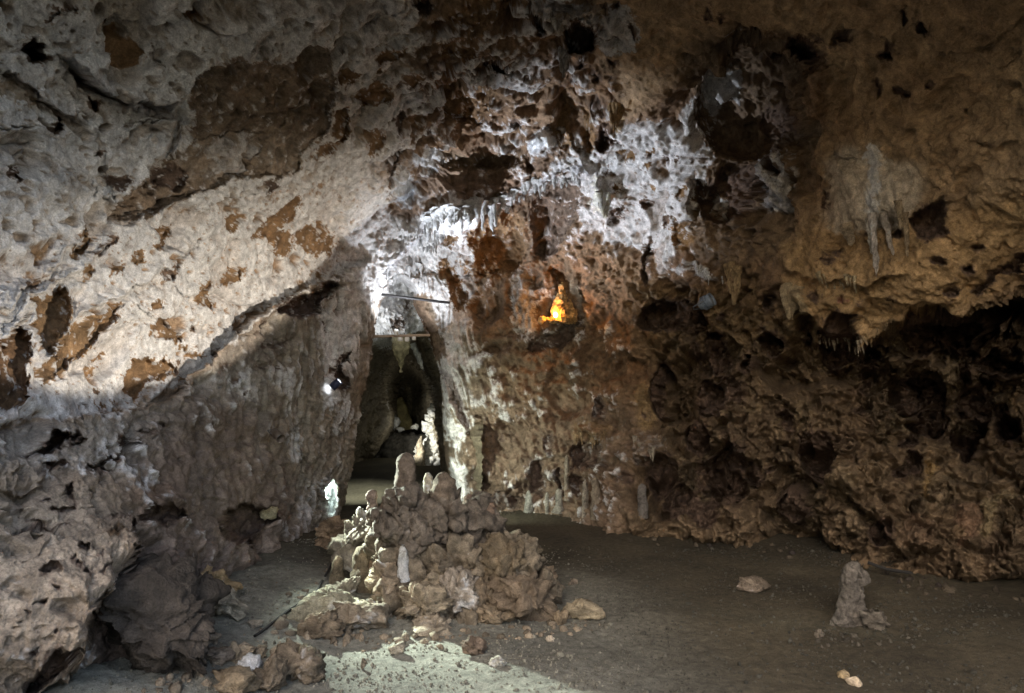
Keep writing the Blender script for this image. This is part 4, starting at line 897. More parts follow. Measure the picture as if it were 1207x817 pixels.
o = grid_object('passage_wall', IP, _low > -.35, M_ROCK, IA)
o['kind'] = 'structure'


def wall_point(px, py, lift=0.0):
    """point of the main rock face seen at a photo pixel, optionally lifted towards the camera"""
    i = min(np.searchsorted(YS, py), len(YS) - 1)
    j = min(np.searchsorted(XS, px), len(XS) - 1)
    p = Vector([float(v) for v in MP[i, j]])
    c = Vector((0, 0, EYE))
    return p + (c - p).normalized() * lift
# ------------------------------------------------------------------ cave floor
def ground_z(x, y):
    x, y = np.asarray(x, np.float32), np.asarray(y, np.float32)
    shp = x.shape
    p = np.stack([x.ravel(), y.ravel(), 0 * x.ravel()], 1).astype(np.float32)
    h = .045 * fbm(p, 1.6, 3, 91).reshape(shp)
    h = h + .016 * fbm(p, .35, 2, 95).reshape(shp)
    left = sstep(-1.0, -2.3, x) * sstep(9.5, 7.0, y)
    h = h + left * (.16 + .06 * fbm(p, .3, 3, 97).reshape(shp))
    right = sstep(2.2, 3.6, x) * sstep(9, 7, y)
    h = h + right * .10
    return h


def floor_at(px, py):
    """point of the floor seen at a photo pixel"""
    x, y, z = ray(px, py)
    d = -EYE / z
    for _ in range(4):
        d = (float(ground_z(np.array([x * d]), np.array([y * d]))[0]) - EYE) / z
    return Vector((x * d, y * d, EYE + z * d))


FX = axis(-9, 9, -2.9, 3.6, .02, 1.12, .8)
FY = axis(-6, 27, 3.2, 7.2, .02, 1.06, .5)
_x, _y = np.meshgrid(FX, FY)
_z = ground_z(_x, _y)
_p = np.stack([_x, _y, _z], -1).astype(np.float32)
_pf = _p.reshape(-1, 3)
_z = _z + (.010 * fbm(_pf, .12, 2, 101) + .008 * fbm(_pf, .045, 2, 103)).reshape(_z.shape)
_p[..., 2] = _z
_t = (.5 + .9 * fbm(_pf, .9, 4, 105)).reshape(_z.shape)[..., None]
_t = np.clip(_t, 0, 1)
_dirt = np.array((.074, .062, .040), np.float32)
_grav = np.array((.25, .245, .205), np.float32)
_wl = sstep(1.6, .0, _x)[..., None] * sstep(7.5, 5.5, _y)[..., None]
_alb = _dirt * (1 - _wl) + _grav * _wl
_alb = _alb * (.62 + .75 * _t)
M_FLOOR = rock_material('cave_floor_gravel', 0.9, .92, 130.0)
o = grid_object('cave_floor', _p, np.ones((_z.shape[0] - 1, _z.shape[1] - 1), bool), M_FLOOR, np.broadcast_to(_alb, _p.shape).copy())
o['kind'] = 'structure'
# ------------------------------------------------------------------ builders for loose things
def tag(o, label, cat, group=None):
    o['label'], o['category'] = label, cat
    group = group or GROUPS.get(cat)
    if group:
        o['group'] = group
    return o


GROUPS = {'stone': 'loose stones on the cave floor', 'pebble': 'pebbles on the dark floor', 'rock': 'broken rocks round the mound and the left wall', 'stalagmite': 'stalagmites',
          'stalactite': 'stalactites hanging from the walls', 'spotlight': 'spotlights', 'dripstone column': 'dripstone columns along the foot of the wall', 'boulder': 'boulders'}


def empty(name, loc, label, cat, group=None):
    o = bpy.data.objects.new(name, None)
    o.empty_display_size = .1
    COL.objects.link(o)
    o.location = loc
    return tag(o, label, cat, group)


def under(parent, o):
    """keeps the world position, parents it"""
    o.parent = parent
    o.matrix_parent_inverse = Matrix.Translation(parent.location).inverted()
    return o


_ico = {}


def ico(n):
    if n not in _ico:
        b = bmesh.new()
        bmesh.ops.create_icosphere(b, subdivisions=n, radius=1.0)
        _ico[n] = (np.array([v.co for v in b.verts], np.float32), np.array([[v.index for v in f.verts] for f in b.faces], np.int32))
        b.free()
    return _ico[n]


TAN, BROWN, DARK, GREY, PALE = (.30, .22, .14), (.23, .15, .085), (.15, .11, .085), (.29, .26, .22), (.52, .50, .45)


def stone_color(P, base, crust, seed, size=.3):
    n = fbm(P, size, 4, seed)
    n2 = fbm(P, size / 6, 3, seed + 9)
    cov = sstep(.42, .62, crust + .5 * n + .3 * n2)[:, None]
    c = np.array(base, np.float32) * np.clip(1 + .8 * n2[:, None] + .55 * n[:, None], .35, 1.8)
    return np.clip(c * (1 - cov) + np.array((.58, .58, .57), np.float32) * cov, .02, .8)


def rock_shape(size, seed, n=4, facets=9, rough=1.0, yaw=0.0, tilt=0.0):
    """an angular weathered stone centred on the origin; size = width, depth, height"""
    rs = np.random.RandomState(seed)
    V, F = ico(n)
    V = V.copy()
    for _ in range(facets + 5):
        d = rs.normal(size=3).astype(np.float32)
        d /= np.linalg.norm(d)
        c = rs.uniform(.40, .80)
        over = np.maximum(V @ d - c, 0)
        V -= over[:, None] * d
    V *= np.array(size, np.float32) / 2 / np.abs(V).max(0)
    s = float(max(size))
    off = np.float32(seed * 3.7)
    nn = V / (np.linalg.norm(V, axis=1)[:, None] + 1e-6)
    Vw = (V + .06 * s * np.stack([perlin(V + off, s * .3, 3), perlin(V + off, s * .3, 4), perlin(V + off, s * .3, 5)], 1)).astype(np.float32)
    t1, e1 = broken(Vw + off, s * .36, seed % 70)
    t2, e2 = broken(Vw + off, s * .15, seed % 60)
    h = .10 * fbm(V + off, s * .6, 3, seed % 50) + .04 * ridged(V + off, s * .22, 3, seed % 40) + .17 * t1 + .08 * t2 - .05 * sstep(.08, .0, e1) + .075 * fbm(V + off, s * .10, 4, 3, .68)
    V = V + nn * (h * min(size) * (.5 + .5 * rough) * 1.5)[:, None]
    M = np.array(Matrix.Rotation(yaw, 3, 'Z') @ Matrix.Rotation(tilt, 3, 'X'), np.float32)
    return V @ M.T, F


def rock(name, label, cat, px, py, wpx, hpx, seed, base=TAN, crust=.1, deep=.8, sink=.15, n=5, yaw=None, tilt=0.0, rough=1.0, group=None, point=None, facets=9, mat=None):
    """a stone whose foot is seen at photo pixel px, py; wpx, hpx its size in the photo"""
    p = point if point is not None else floor_at(px, py)
    m = (Vector(p) - Vector((0, 0, EYE))).length / 860.0
    w, h = wpx * m, hpx * m
    rs = random.Random(seed)
    V, F = rock_shape((w, w * deep, h * (1 + sink)), seed, n, facets, rough, rs.uniform(-.4, .4) if yaw is None else yaw, tilt)
    V = V + np.array((p[0], p[1] + w * deep * .4, p[2] + h * (.5 - sink * .5)), np.float32)
    c = stone_color(V, base, crust, seed % 60, max(w, .1))
    loc = Vector((p[0], p[1] + w * deep * .4, p[2]))
    o = mesh_from(name, V - np.array(loc, np.float32), F, mat or M_STONE, c)
    o.location = loc
    return tag(o, label, cat, group)


def drip_shape(base, top, r0, r1, seed, wob=.12, rings=26, seg=22, bulge=0.0, flare=0.0, rough=1.0):
    """tapered dripstone from base to top with rounded tip"""
    b, t = np.array(base, np.float32), np.array(top, np.float32)
    ax = t - b
    ln = np.linalg.norm(ax)
    ax = ax / ln
    sx = np.cross(ax, (0, 1, 0.01))
    sx /= np.linalg.norm(sx)
    sy = np.cross(ax, sx)
    V = []
    for i in range(rings):
        u = i / (rings - 1)
        r = r0 + (r1 - r0) * u
        r = r * (1 + bulge * math.sin(u * math.pi)) + flare * math.exp(-u * 9)
        if u > .8:
            r *= math.sqrt(max(1 - ((u - .8) / .2) ** 2, 0.0004))
        for j in range(seg):
            a = 2 * math.pi * j / seg
            V.append(b + ax * ln * u + (sx * math.cos(a) + sy * math.sin(a)) * r)
    V = np.array(V, np.float32)
    C = np.repeat(np.linspace(0, 1, rings)[:, None], seg, 1).reshape(-1, 1) * ax * ln + b
    nrm = V - C
    nrm /= np.linalg.norm(nrm, axis=1)[:, None] + 1e-6
    off = np.float32(seed * 1.9)
    s = max(r0, r1)
    h = wob * 2.2 * perlin(V + off, s * 2.2, seed % 90) + wob * 1.5 * perlin(V + off, (s * .8, s * .8, s * 1.6), seed % 70) + wob * 1.0 * rough * fbm(V + off, s * .4, 2, 5)
    V = V + nrm * (h * s)[:, None]
    F = []
    for i in range(rings - 1):
        for j in range(seg):
            F.append((i * seg + j, i * seg + (j + 1) % seg, (i + 1) * seg + (j + 1) % seg, (i + 1) * seg + j))
    return V.astype(np.float32), np.array(F, np.int32)


def drip(name, base, top, r0, r1, seed, col=TAN, crust=.1, **kw):
    V, F = drip_shape(base, top, r0, r1, seed, **kw)
    c = stone_color(V, col, crust, seed % 60, max(r0 * 2.5, .05))
    b = np.array(base, np.float32)
    o = mesh_from(name, V - b, F, M_STONE, c)
    o.location = base
    return o


def union_rock(name, parts, voxel, seed, base, crust, amp=1.0, size=.4, grain=(.13, .13, .2)):
    """balls and tapers melted into one skin; parts: ('b', centre, radii) or ('c', base, top, r0, r1)"""
    Vs, Fs, n = [], [], 0
    for q in parts:
        if q[0] == 'b':
            V, F = ico(3)
            V = V * np.array(q[2], np.float32) + np.array(q[1], np.float32)
            F4 = F
        else:
            V, F = drip_shape(q[1], q[2], q[3], q[4], seed, wob=.05, rings=10, seg=12)
            F4 = np.concatenate([F[:, [0, 1, 2]], F[:, [0, 2, 3]]])
            cap = np.array([[0, j + 1, j] for j in range(1, 11)], np.int32)
            k = len(V) - 12
            F4 = np.concatenate([F4, cap, np.array([[k, k + j, k + j + 1] for j in range(1, 11)], np.int32)])
        Vs.append(V)
        Fs.append(F4 + n)
        n += len(V)
    tmp = mesh_from('tmp_rock', np.concatenate(Vs), np.concatenate(Fs), M_STONE)
    md = tmp.modifiers.new('r', 'REMESH')
    md.mode, md.voxel_size, md.adaptivity = 'VOXEL', voxel, 0
    dg = bpy.context.evaluated_depsgraph_get()
    me = tmp.evaluated_get(dg).to_mesh()
    V = np.empty(len(me.vertices) * 3, np.float32)
    me.vertices.foreach_get('co', V)
    V = V.reshape(-1, 3)
    N = np.empty_like(V).ravel()
    me.vertex_normals.foreach_get('vector', N)
    N = N.reshape(-1, 3)
    F = np.empty(len(me.loops), np.int32)
    me.loops.foreach_get('vertex_index', F)
    F = F.reshape(-1, 4) if len(F) == 4 * len(me.polygons) else None
    old = tmp.data
    bpy.data.objects.remove(tmp)
    bpy.data.meshes.remove(old)
    Q = (V + .06 * np.stack([perlin(V, .16, 3), perlin(V, .16, 4), perlin(V, .16, 5)], 1)).astype(np.float32)
    t1, e1 = broken(Q * np.array((1, 1, .8), np.float32), .21, seed % 80)
    t2, e2 = broken(Q, .08, seed % 80 + 3)
    h = amp * (.040 * fbm(Q, .34, 2, seed % 60) + .030 * ridged(Q, grain, 3, seed % 50) + .080 * t1 + .042 * t2 - .05 * sstep(.10, .0, e1) - .014 * sstep(.12, .0, e2) + .024 * fbm(Q, .06, 4, 9, .68) - .05 * sstep(.15, .32, perlin(Q, .14, 77)))
    V = V + N * h[:, None]
    c = stone_color(V, base, crust, seed % 60, size)
    b = np.array((V[:, 0].mean(), V[:, 1].mean(), V[:, 2].min()), np.float32)
    o = mesh_from(name, V - b, F, M_STONE, c)
    o.location = [float(x) for x in b]
    return o


def tube(name, pts, r, mat, seg=8):
    """round bar or cord along points"""
    P = [Vector(p) for p in pts]
    V, F = [], []
    for i, p in enumerate(P):
        t = (P[min(i + 1, len(P) - 1)] - P[max(i - 1, 0)]).normalized()
        s = t.cross(Vector((0, 0.02, 1))).normalized()
        u = s.cross(t)
        for j in range(seg):
            a = 2 * math.pi * j / seg
            V.append(p + (s * math.cos(a) + u * math.sin(a)) * r)
    n = len(P)
    for i in range(n - 1):
        for j in range(seg):
            F.append((i * seg + j, i * seg + (j + 1) % seg, (i + 1) * seg + (j + 1) % seg, (i + 1) * seg + j))
    b = P[0]
    V = np.array([v - b for v in V], np.float32)
    o = mesh_from(name, V, np.array(F, np.int32), mat)
    o.location = b
    return o


def plain(name, color, rough=.5, metal=0.0, emit=None, strength=0):
    m = bpy.data.materials.new(name)
    m.use_nodes = True
    nt = m.node_tree
    b = nt.nodes['Principled BSDF']
    nz = nt.nodes.new('ShaderNodeTexNoise')
    nz.inputs['Scale'].default_value = 40
    nz.inputs['Detail'].default_value = 4
    mx = nt.nodes.new('ShaderNodeMix')
    mx.data_type = 'RGBA'
    nt.links.new(nz.outputs['Fac'], mx.inputs['Factor'])
    mx.inputs['A'].default_value = (*[c * .7 for c in color], 1)
    mx.inputs['B'].default_value = (*[min(c * 1.25, 1) for c in color], 1)
    nt.links.new(mx.outputs['Result'], b.inputs['Base Color'])
    b.inputs['Roughness'].default_value = rough
    b.inputs['Metallic'].default_value = metal
    if emit:
        b.inputs['Emission Color'].default_value = (*emit, 1)
        b.inputs['Emission Strength'].default_value = strength
    return m


def lathe(name, prof, mat, M, seg=24):
    """turned solid: prof = (radius, height) pairs, placed by matrix M"""
    V, F = [], []
    for r, z in prof:
        for j in range(seg):
            a = 2 * math.pi * j / seg
            V.append(M @ Vector((r * math.cos(a), r * math.sin(a), z)))
    for i in range(len(prof) - 1):
        for j in range(seg):
            F.append((i * seg + j, i * seg + (j + 1) % seg, (i + 1) * seg + (j + 1) % seg, (i + 1) * seg + j))
    return mesh_from(name, np.array(V, np.float32), np.array(F, np.int32), mat)


def block(name, size, mat, M, bevel=.006):
    b = bmesh.new()
    bmesh.ops.create_cube(b, size=1.0)
    bmesh.ops.scale(b, vec=size, verts=b.verts)
    bmesh.ops.bevel(b, geom=b.edges[:], offset=bevel, segments=2, affect='EDGES', clamp_overlap=True)
    b.transform(M)
    me = bpy.data.meshes.new(name)
    b.to_mesh(me)
    b.free()
    me.materials.append(mat)
    o = bpy.data.objects.new(name, me)
    COL.objects.link(o)
    return o


M_STONE = rock_material('loose_stone', 1.0, .88, 85.0)
# ------------------------------------------------------------------ the stalagmite mound in the middle
def mp(px, py, d):
    return tuple(at(px, py, d))


K = 5.5 / 830
base_pt = floor_at(540, 722)
mound = empty('stalagmite_mound', base_pt, 'big brown stalagmite mound with a toothed crown standing in the middle of the floor', 'stalagmite mound')
body = union_rock('mound_body', [
    ('b', mp(560, 705, 5.55), (.44, .40, .26)), ('b', mp(585, 675, 5.55), (.26, .28, .20)), ('b', mp(540, 670, 5.6), (.30, .26, .25)),
    ('b', mp(610, 665, 5.6), (.17, .20, .15)), ('b', mp(500, 690, 5.6), (.20, .25, .22)), ('b', mp(470, 680, 5.65), (.14, .2, .24)), ('b', mp(520, 722, 5.4), (.30, .2, .14)),
    ('b', mp(470, 720, 5.35), (.20, .18, .12)), ('b', mp(630, 690, 5.6), (.14, .2, .14)), ('b', mp(580, 640, 5.6), (.06, .07, .10))],
    .013, 12, (.19, .155, .11), .12, 1.6)
under(mound, body)
crown = union_rock('mound_crown', [
    ('b', mp(500, 615, 5.62), (.26, .17, .15)), ('b', mp(478, 605, 5.6), (.16, .14, .16)), ('b', mp(530, 615, 5.66), (.18, .15, .20)), ('b', mp(548, 640, 5.7), (.10, .14, .20)),
    ('c', mp(470, 610, 5.55), mp(492, 655, 5.55), .12, .06), ('c', mp(505, 615, 5.55), mp(510, 668, 5.55), .12, .07), ('c', mp(530, 615, 5.6), mp(533, 672, 5.6), .10, .06),
    ('b', mp(572, 622, 5.75), (.13, .12, .17)), ('c', mp(452, 600, 5.58), mp(458, 640, 5.58), .07, .04), ('b', mp(552, 598, 5.75), (.07, .08, .09))],
    .011, 14, (.155, .128, .10), .08, 1.25, .4, (.085, .085, .42))
under(mound, crown)
for px, pyb, pyt, r0, r1, d, sd, cl, cr, lab in (
        (478, 612, 533, .088, .062, 5.62, 3, (.16, .125, .095), .0, None), (525, 612, 556, .105, .066, 5.70, 5, (.16, .125, .092), .0, None),
        (504, 600, 557, .060, .030, 5.85, 7, (.52, .47, .36), .4, 'pale cream stalagmite tip'), (438, 618, 577, .052, .036, 5.66, 9, (.25, .19, .15), .15, None),
        (455, 608, 590, .05, .035, 5.62, 11, (.24, .17, .12), .1, None), (466, 604, 584, .045, .03, 5.60, 13, (.22, .15, .11), .05, None),
        (578, 616, 592, .085, .05, 5.75, 15, (.2, .14, .1), .0, None), (552, 612, 582, .06, .035, 5.8, 17, (.19, .135, .1), .0, None)):
    q = drip('stalagmite', at(px, pyb, d), at(px + (1 if sd != 5 else -2), pyt, d), r0, r1, sd, cl, cr, wob=.24, rings=40, seg=30)
    if lab:
        q['label'] = lab
    under(mound, q)

# loose rocks on and round the mound
rock('boulder', 'rounded brown boulder against the right flank of the stalagmite mound', 'boulder', 622, 737, 76, 62, 21, (.17, .13, .09), .0, .8, .15, 5, facets=4)
rock('boulder', 'lumpy ochre boulder on top of the right shoulder of the stalagmite mound', 'boulder', 604, 690, 62, 48, 23, (.18, .14, .09), .0, .8, .15, 5, point=at(604, 690, 5.25), facets=6)
rock('rock_slab', 'flat limestone slab with a yellowish lit top left of the mound', 'rock', 384, 735, 86, 30, 25, (.33, .30, .21), .25, .7, .1, 5, yaw=.25, rough=1.2, facets=12)
rock('rock_slab', 'second flat slab, nearer, with white top and brown undercut front', 'rock', 416, 748, 84, 28, 27, (.26, .21, .15), .38, .6, .1, 5, yaw=.5, rough=1.4)
rock('rock', 'white topped knobbly rock under the crown of the mound', 'rock', 458, 722, 52, 58, 29, (.33, .26, .18), .42, .8, .1, 5, rough=1.8)
rock('rock', 'rough pale block at the front foot of the mound', 'rock', 494, 738, 56, 40, 31, (.33, .27, .19), .32, .8, .15, 5, rough=1.8)
rock('rock', 'speckled grey rock set into the front of the mound', 'rock', 535, 733, 48, 46, 33, (.33, .28, .22), .35, .8, .1, 5, rough=1.5)
rock('rock', 'low pale rock in the gravel just before the mound', 'rock', 512, 750, 50, 14, 35, (.36, .30, .22), .3, .8, .3, 5, rough=1.8)
rock('rock', 'brown block between the two flat slabs left of the mound', 'rock', 372, 750, 50, 24, 37, (.22, .17, .115), .05, .8, .2, 5)
rock('rock', 'white crusted lump on the left shoulder of the mound', 'rock', 422, 640, 40, 34, 39, (.27, .24, .19), .3, .8, .1, 5, point=at(422, 640, 6.0), rough=1.6)
rock('rock', 'pale rock ledge below the crown on the left', 'rock', 412, 664, 52, 40, 41, (.27, .235, .18), .25, .8, .1, 5, point=at(412, 664, 6.05), rough=1.5)
for px, py, d, w, h, sd, cl, cr, lab in (
        (446, 738, 5.15, 40, 30, 301, (.33, .28, .21), .35, 'pale jagged rock between the flat slabs and the front of the mound'), (560, 728, 5.12, 44, 34, 302, (.25, .19, .125), .1, 'jagged brown block low on the front of the mound'),
        (585, 742, 5.0, 36, 22, 303, (.27, .21, .14), .1, 'angular tan block at the front foot of the mound, left of the boulder'), (640, 712, 5.45, 34, 34, 304, (.22, .165, .11), .05, 'dark angular block high on the right flank of the mound'),
        (520, 702, 5.22, 42, 34, 305, (.30, .245, .17), .2, 'broken beige block in the middle of the mound'), (405, 716, 5.6, 44, 32, 306, (.26, .225, .17), .25, 'pale broken rock behind the lit flat slab'),
        (455, 702, 5.45, 36, 30, 307, (.26, .225, .17), .28, 'cream broken rock under the small white stalagmite'), (362, 714, 5.9, 34, 20, 308, (.32, .27, .2), .3, 'low pale rock behind the lit slab, farthest left of the heap')):
    rock('rock', lab, 'rock', px, py, w, h, sd, cl, cr, .9, .2, 5, point=at(px, py, d), rough=1.2, facets=8)
for px, pyb, pyt, r0, r1, d, sd, cl, cr, lab in (
        (398, 698, 655, .075, .045, 5.95, 51, (.19, .15, .10), .05, 'short brown stalagmite stub farthest left beside the flat slab'),
        (428, 702, 643, .13, .075, 5.85, 53, (.19, .15, .10), .05, 'stout brown stalagmite with rounded head left of the mound'),
        (475, 676, 642, .05, .032, 5.35, 55, (.45, .43, .38), .6, 'small white stalagmite lit on the front of the mound'),
        (444, 676, 625, .10, .06, 5.85, 57, (.24, .17, .11), .05, 'dark stalagmite leaning under the left side of the crown')):
    tag(drip('stalagmite', at(px, pyb + 8, d), at(px, pyt, d), r0, r1, sd, cl, cr, wob=.2), lab, 'stalagmite')
for px, py, w, h, sd, cl, cr, lab in (
        (560, 774, 34, 20, 62, (.17, .125, .09), .12, 'dark reddish stone with pale top lying on the gravel before the mound'),
        (585, 787, 22, 9, 63, (.5, .47, .38), .4, 'thin pale flake lying on the lit gravel'),
        (466, 772, 18, 11, 65, (.33, .29, .22), .2, 'small grey stone on the lit gravel below the mound'),
        (427, 790, 9, 12, 67, (.22, .18, .13), .0, 'small upright pebble on the lit gravel'),
        (691, 733, 46, 20, 69, (.29, .24, .16), .08, 'wedge shaped tan stone right of the mound'),
        (660, 737, 18, 22, 71, (.26, .2, .13), .05, 'small tan stone between boulder and wedge shaped stone'),
        (648, 757, 10, 7, 73, (.4, .34, .26), .3, 'tiny pale stone right of the dark reddish stone'),
        (676, 690, 12, 7, 75, (.24, .19, .14), .1, 'small stone on the dark floor behind the wedge shaped stone'),
        (890, 700, 42, 14, 77, (.15, .12, .09), .1, 'low grey rock alone on the dark floor'),
        (968, 752, 10, 9, 81, (.16, .135, .105), .15, 'small stone in front of the broken stalagmite stump'),
        (1040, 744, 34, 24, 83, (.14, .12, .095), .08, 'grey rock right of the broken stalagmite stump'),
        (995, 801, 15, 8, 89, (.46, .35, .2), .0, 'smooth yellow pebble, left of two on the dark floor'),
        (1009, 810, 17, 9, 91, (.46, .37, .26), .0, 'smooth yellow pebble, right of two on the dark floor')):
    rock('pebble' if 'pebble' in lab else 'stone', lab, 'pebble' if 'pebble' in lab else 'stone', px, py, w, h, sd, cl, cr, .8, .35, 4, rough=.3 if 'stone' in lab or 'rock' in lab or 'flake' in lab else -.9)
# left foot of the cave
rock('boulder', 'large dark angular boulder under the overhanging left wall', 'boulder', 160, 806, 138, 104, 104, (.075, .062, .050), .02, .9, .1, 6, rough=.45, facets=6)
rock('flat_rock', 'tan flat rock leaning on top of the grey one by the left wall', 'rock', 236, 704, 56, 34, 103, (.34, .25, .14), .05, .6, .1, 5, tilt=.25, yaw=.2)
rock('flat_rock', 'grey flat rock lying under the tan one by the left wall', 'rock', 245, 728, 56, 36, 105, (.30, .27, .21), .05, .6, .1, 5, tilt=.25, yaw=-.1)
tag(drip('stalagmite', at(201, 710, 4.7), at(201, 672, 4.7), .075, .04, 107, (.36, .32, .29), .35, wob=.35), 'ghostly pale dripstone stub behind the dark boulder', 'stalagmite')
rock('rock', 'brown block with a lit top at the foot of the passage pillar', 'rock', 392, 650, 46, 38, 109, (.27, .19, .12), .1, .8, .15, 5)
rock('rock', 'yellowish stone sitting inside the dark hole of the left wall', 'rock', 305, 615, 20, 18, 111, (.48, .42, .26), .0, .7, .1, 3, point=wall_point(305, 618, .25))
for px, py, w, h, sd, cl, cr, lab in (
        (275, 783, 30, 18, 121, (.36, .29, .2), .1, 'tan flat stone on the left rubble slope'),
        (197, 780, 16, 14, 123, (.38, .29, .12), .0, 'small yellow stone beside the dark boulder'),
        (302, 775, 18, 12, 125, (.32, .26, .18), .05, 'small stone right of the tan flat stone on the rubble'),
        (247, 785, 36, 16, 127, (.25, .2, .15), .05, 'grey brown flat stone on the rubble left of the tan one'),
        (238, 760, 26, 10, 129, (.29, .23, .17), .05, 'thin stone below the grey flat rock'),
        (300, 740, 16, 8, 131, (.3, .26, .2), .1, 'small stone on the earth between wall and slabs'),
        (313, 816, 34, 34, 133, (.19, .15, .105), .08, 'dark brown block at the bottom edge left of the lit gravel'),
        (348, 808, 46, 40, 135, (.19, .15, .105), .3, 'brown rock with white top at the bottom edge beside the lit gravel'),
        (334, 786, 34, 20, 137, (.27, .19, .13), .35, 'white flecked rock behind the brown blocks at the bottom edge'),
        (285, 806, 30, 22, 141, (.34, .31, .28), .45, 'whitish stone left of the dark brown block'),
        (268, 824, 52, 22, 139, (.26, .20, .13), .05, 'ochre slab cut by the bottom edge of the view')):
    rock('stone', lab, 'stone', px, py, w, h, sd, cl, cr, .8, .15, 4)

# broken stump on the right
def fdepth(p):
    return p.y * CP + (p.z - EYE) * SP


st = empty('stalagmite_stump', floor_at(1004, 735), 'broken pale stalagmite stump on the dark right floor', 'stalagmite stump')
d = fdepth(floor_at(1004, 735)) * 1.01
q = union_rock('stump_body', [('c', mp(1000, 742, d), mp(1000, 662, d), .066, .056), ('c', mp(1011, 742, d + .05), mp(1010, 668, d + .05), .07, .048), ('b', mp(1004, 672, d), (.07, .055, .04)),
                              ('c', mp(990, 745, d - .06), mp(993, 708, d - .03), .075, .04), ('c', mp(1015, 748, d - .06), mp(1013, 708, d - .03), .075, .04), ('b', mp(1002, 744, d - .05), (.15, .11, .05))],
               .011, 151, (.12, .105, .088), .10, .38, .25, (.06, .06, .5))
under(st, q)

# ------------------------------------------------------------------ dripstone on the walls
RW, CE = bpy.data.objects['right_wall'], bpy.data.objects['cave_ceiling']
rs = random.Random(5)


def fringe(path, n, lo, hi, parent, col, crust, rad=.016, lift=.03):
    p = pts_of(path)
    seg = np.hypot(*(p[1:] - p[:-1]).T)
    cum = np.concatenate([[0], np.cumsum(seg)])
    for i in range(n):
        s = (i + rs.random()) / n * cum[-1]
        k = min(np.searchsorted(cum, s, side='right') - 1, len(seg) - 1)
        q = p[k] + (p[k + 1] - p[k]) * (s - cum[k]) / seg[k]
        b = wall_point(q[0], q[1] - 3 + rs.uniform(-3, 2), lift)
        if rs.random() < .12:
            continue
        ln = lo + (hi - lo) * rs.random() ** 2.2 * (1.5 if rs.random() < .12 else 1)
        r = rad * rs.uniform(.5, 1.7)
        o = drip('stalactite', b + Vector((0, .03, .06)), b - Vector((rs.uniform(-.02, .02), .01, ln)), r * 1.25, r * rs.uniform(.15, .5), rs.randrange(900), col, crust, rings=12, seg=9, wob=.3, flare=r * .7)
        under(parent, o)


LEDGE_COL = (.55, .54, .50)
fringe('W 310,470 330,460 400,442 480,424 550,402', 46, .03, .20, RW, LEDGE_COL, .6, .030)
fringe('W 310,462 330,452 400,434 480,416 550,396', 40, .03, .14, RW, LEDGE_COL, .6, .034)
fringe('W 690,398 740,358 790,330 830,305', 16, .04, .14, RW, LEDGE_COL, .6, .024)
fringe('W 555,405 600,408 680,400 700,385', 20, .06, .30, RW, LEDGE_COL, .6, .034)
fringe('W 820,318 860,295 900,280 960,265 1050,262', 40, .03, .17, RW, LEDGE_COL, .6, .024)
fringe('W 260,540 300,600 350,560 400,520', 12, .05, .16, RW, (.5, .5, .5), .6, .018)
fringe('H2 300,95 350,110 400,110 480,95 530,90', 12, .06, .2, RW, (.5, .5, .5), .6, .02)
fringe('F 480,180 530,200 570,190 630,210', 14, .03, .08, RW, (.36, .29, .18), .1, .010)
fringe('F 490,408 550,400 600,430 640,400', 16, .03, .09, RW, (.34, .28, .2), .15, .010)
fringe('F 640,395 700,370 745,347', 10, .02, .06, RW, (.3, .22, .13), .05, .010)
fringe('T 370,170 410,200 450,225 500,235', 10, .05, .13, RW, (.5, .48, .45), .5, .014)
fringe('V 620,268 690,268 760,282 790,262', 14, .04, .10, RW, (.26, .18, .1), .05, .012)
fringe('U 40,340 90,410 150,400', 8, .04, .12, RW, (.3, .26, .2), .1, .014)

cur = empty('flowstone_curtain', wall_point(1030, 262, .05), 'pale flowstone curtain with long hanging tips on the upper right wall', 'flowstone')
for px, y0, y1, r0, r1, cl, cr, sd in ((1031, 250, 328, .034, .012, (.46, .41, .36), .35, 201), (1042, 248, 301, .028, .012, (.42, .36, .30), .25, 203), (1068, 248, 303, .024, .010, (.36, .27, .17), .05, 205),
                                       (1026, 255, 300, .024, .01, (.4, .36, .3), .2, 207), (1060, 235, 270, .03, .012, (.36, .28, .18), .05, 209), (1002, 262, 290, .05, .02, (.36, .28, .19), .05, 211)):
    b = wall_point(px, y0, .05)
    dd = (b.y * CP + (b.z - EYE) * SP)
    under(cur, drip('stalactite', b, at(px + (2 if sd != 203 else 11), y1, dd - .02), r0, r1, sd, cl, cr, wob=.25))
for px, y0, y1, w, cl, cr, sd, lab in ((932, 335, 382, 15, (.37, .29, .18), .08, 221, 'pale tan drapery hanging left of the right overhang'), (866, 312, 366, 10, (.31, .22, .12), .1, 223, 'narrow tan drip column hanging above the dark hollow'),
                                       (725, 125, 158, 9, (.33, .22, .11), .0, 225, 'ochre stalactite hanging above the white crusted patch'), (656, 15, 39, 8, (.4, .36, .3), .3, 227, 'blunt grey stalactite at the top edge of the view'),
                                       (713, 225, 262, 9, (.55, .52, .4), .5, 229, 'cream stalactite fold in the white crusted patch'), (664, 65, 95, 8, (.4, .37, .33), .35, 231, 'grey spike of rock under the ceiling hollow')):
    b = wall_point(px, y0, .04)
    dd = (b.y * CP + (b.z - EYE) * SP)
    t = empty('stalactite', b, lab, 'stalactite')
    m = dd / 830
    for k in range(4):
        f = (k - 1.5) / 2
        bb = wall_point(px + f * w * .8, y0 + rs.uniform(-4, 3), .03)
        under(t, drip('dripstone_fold', bb, at(px + f * w * .55, y1 - abs(f) * (y1 - y0) * .45, dd - .04), w * m * .45, w * m * .14, sd * 3 + k, cl, cr, wob=.25, rings=16, seg=14))

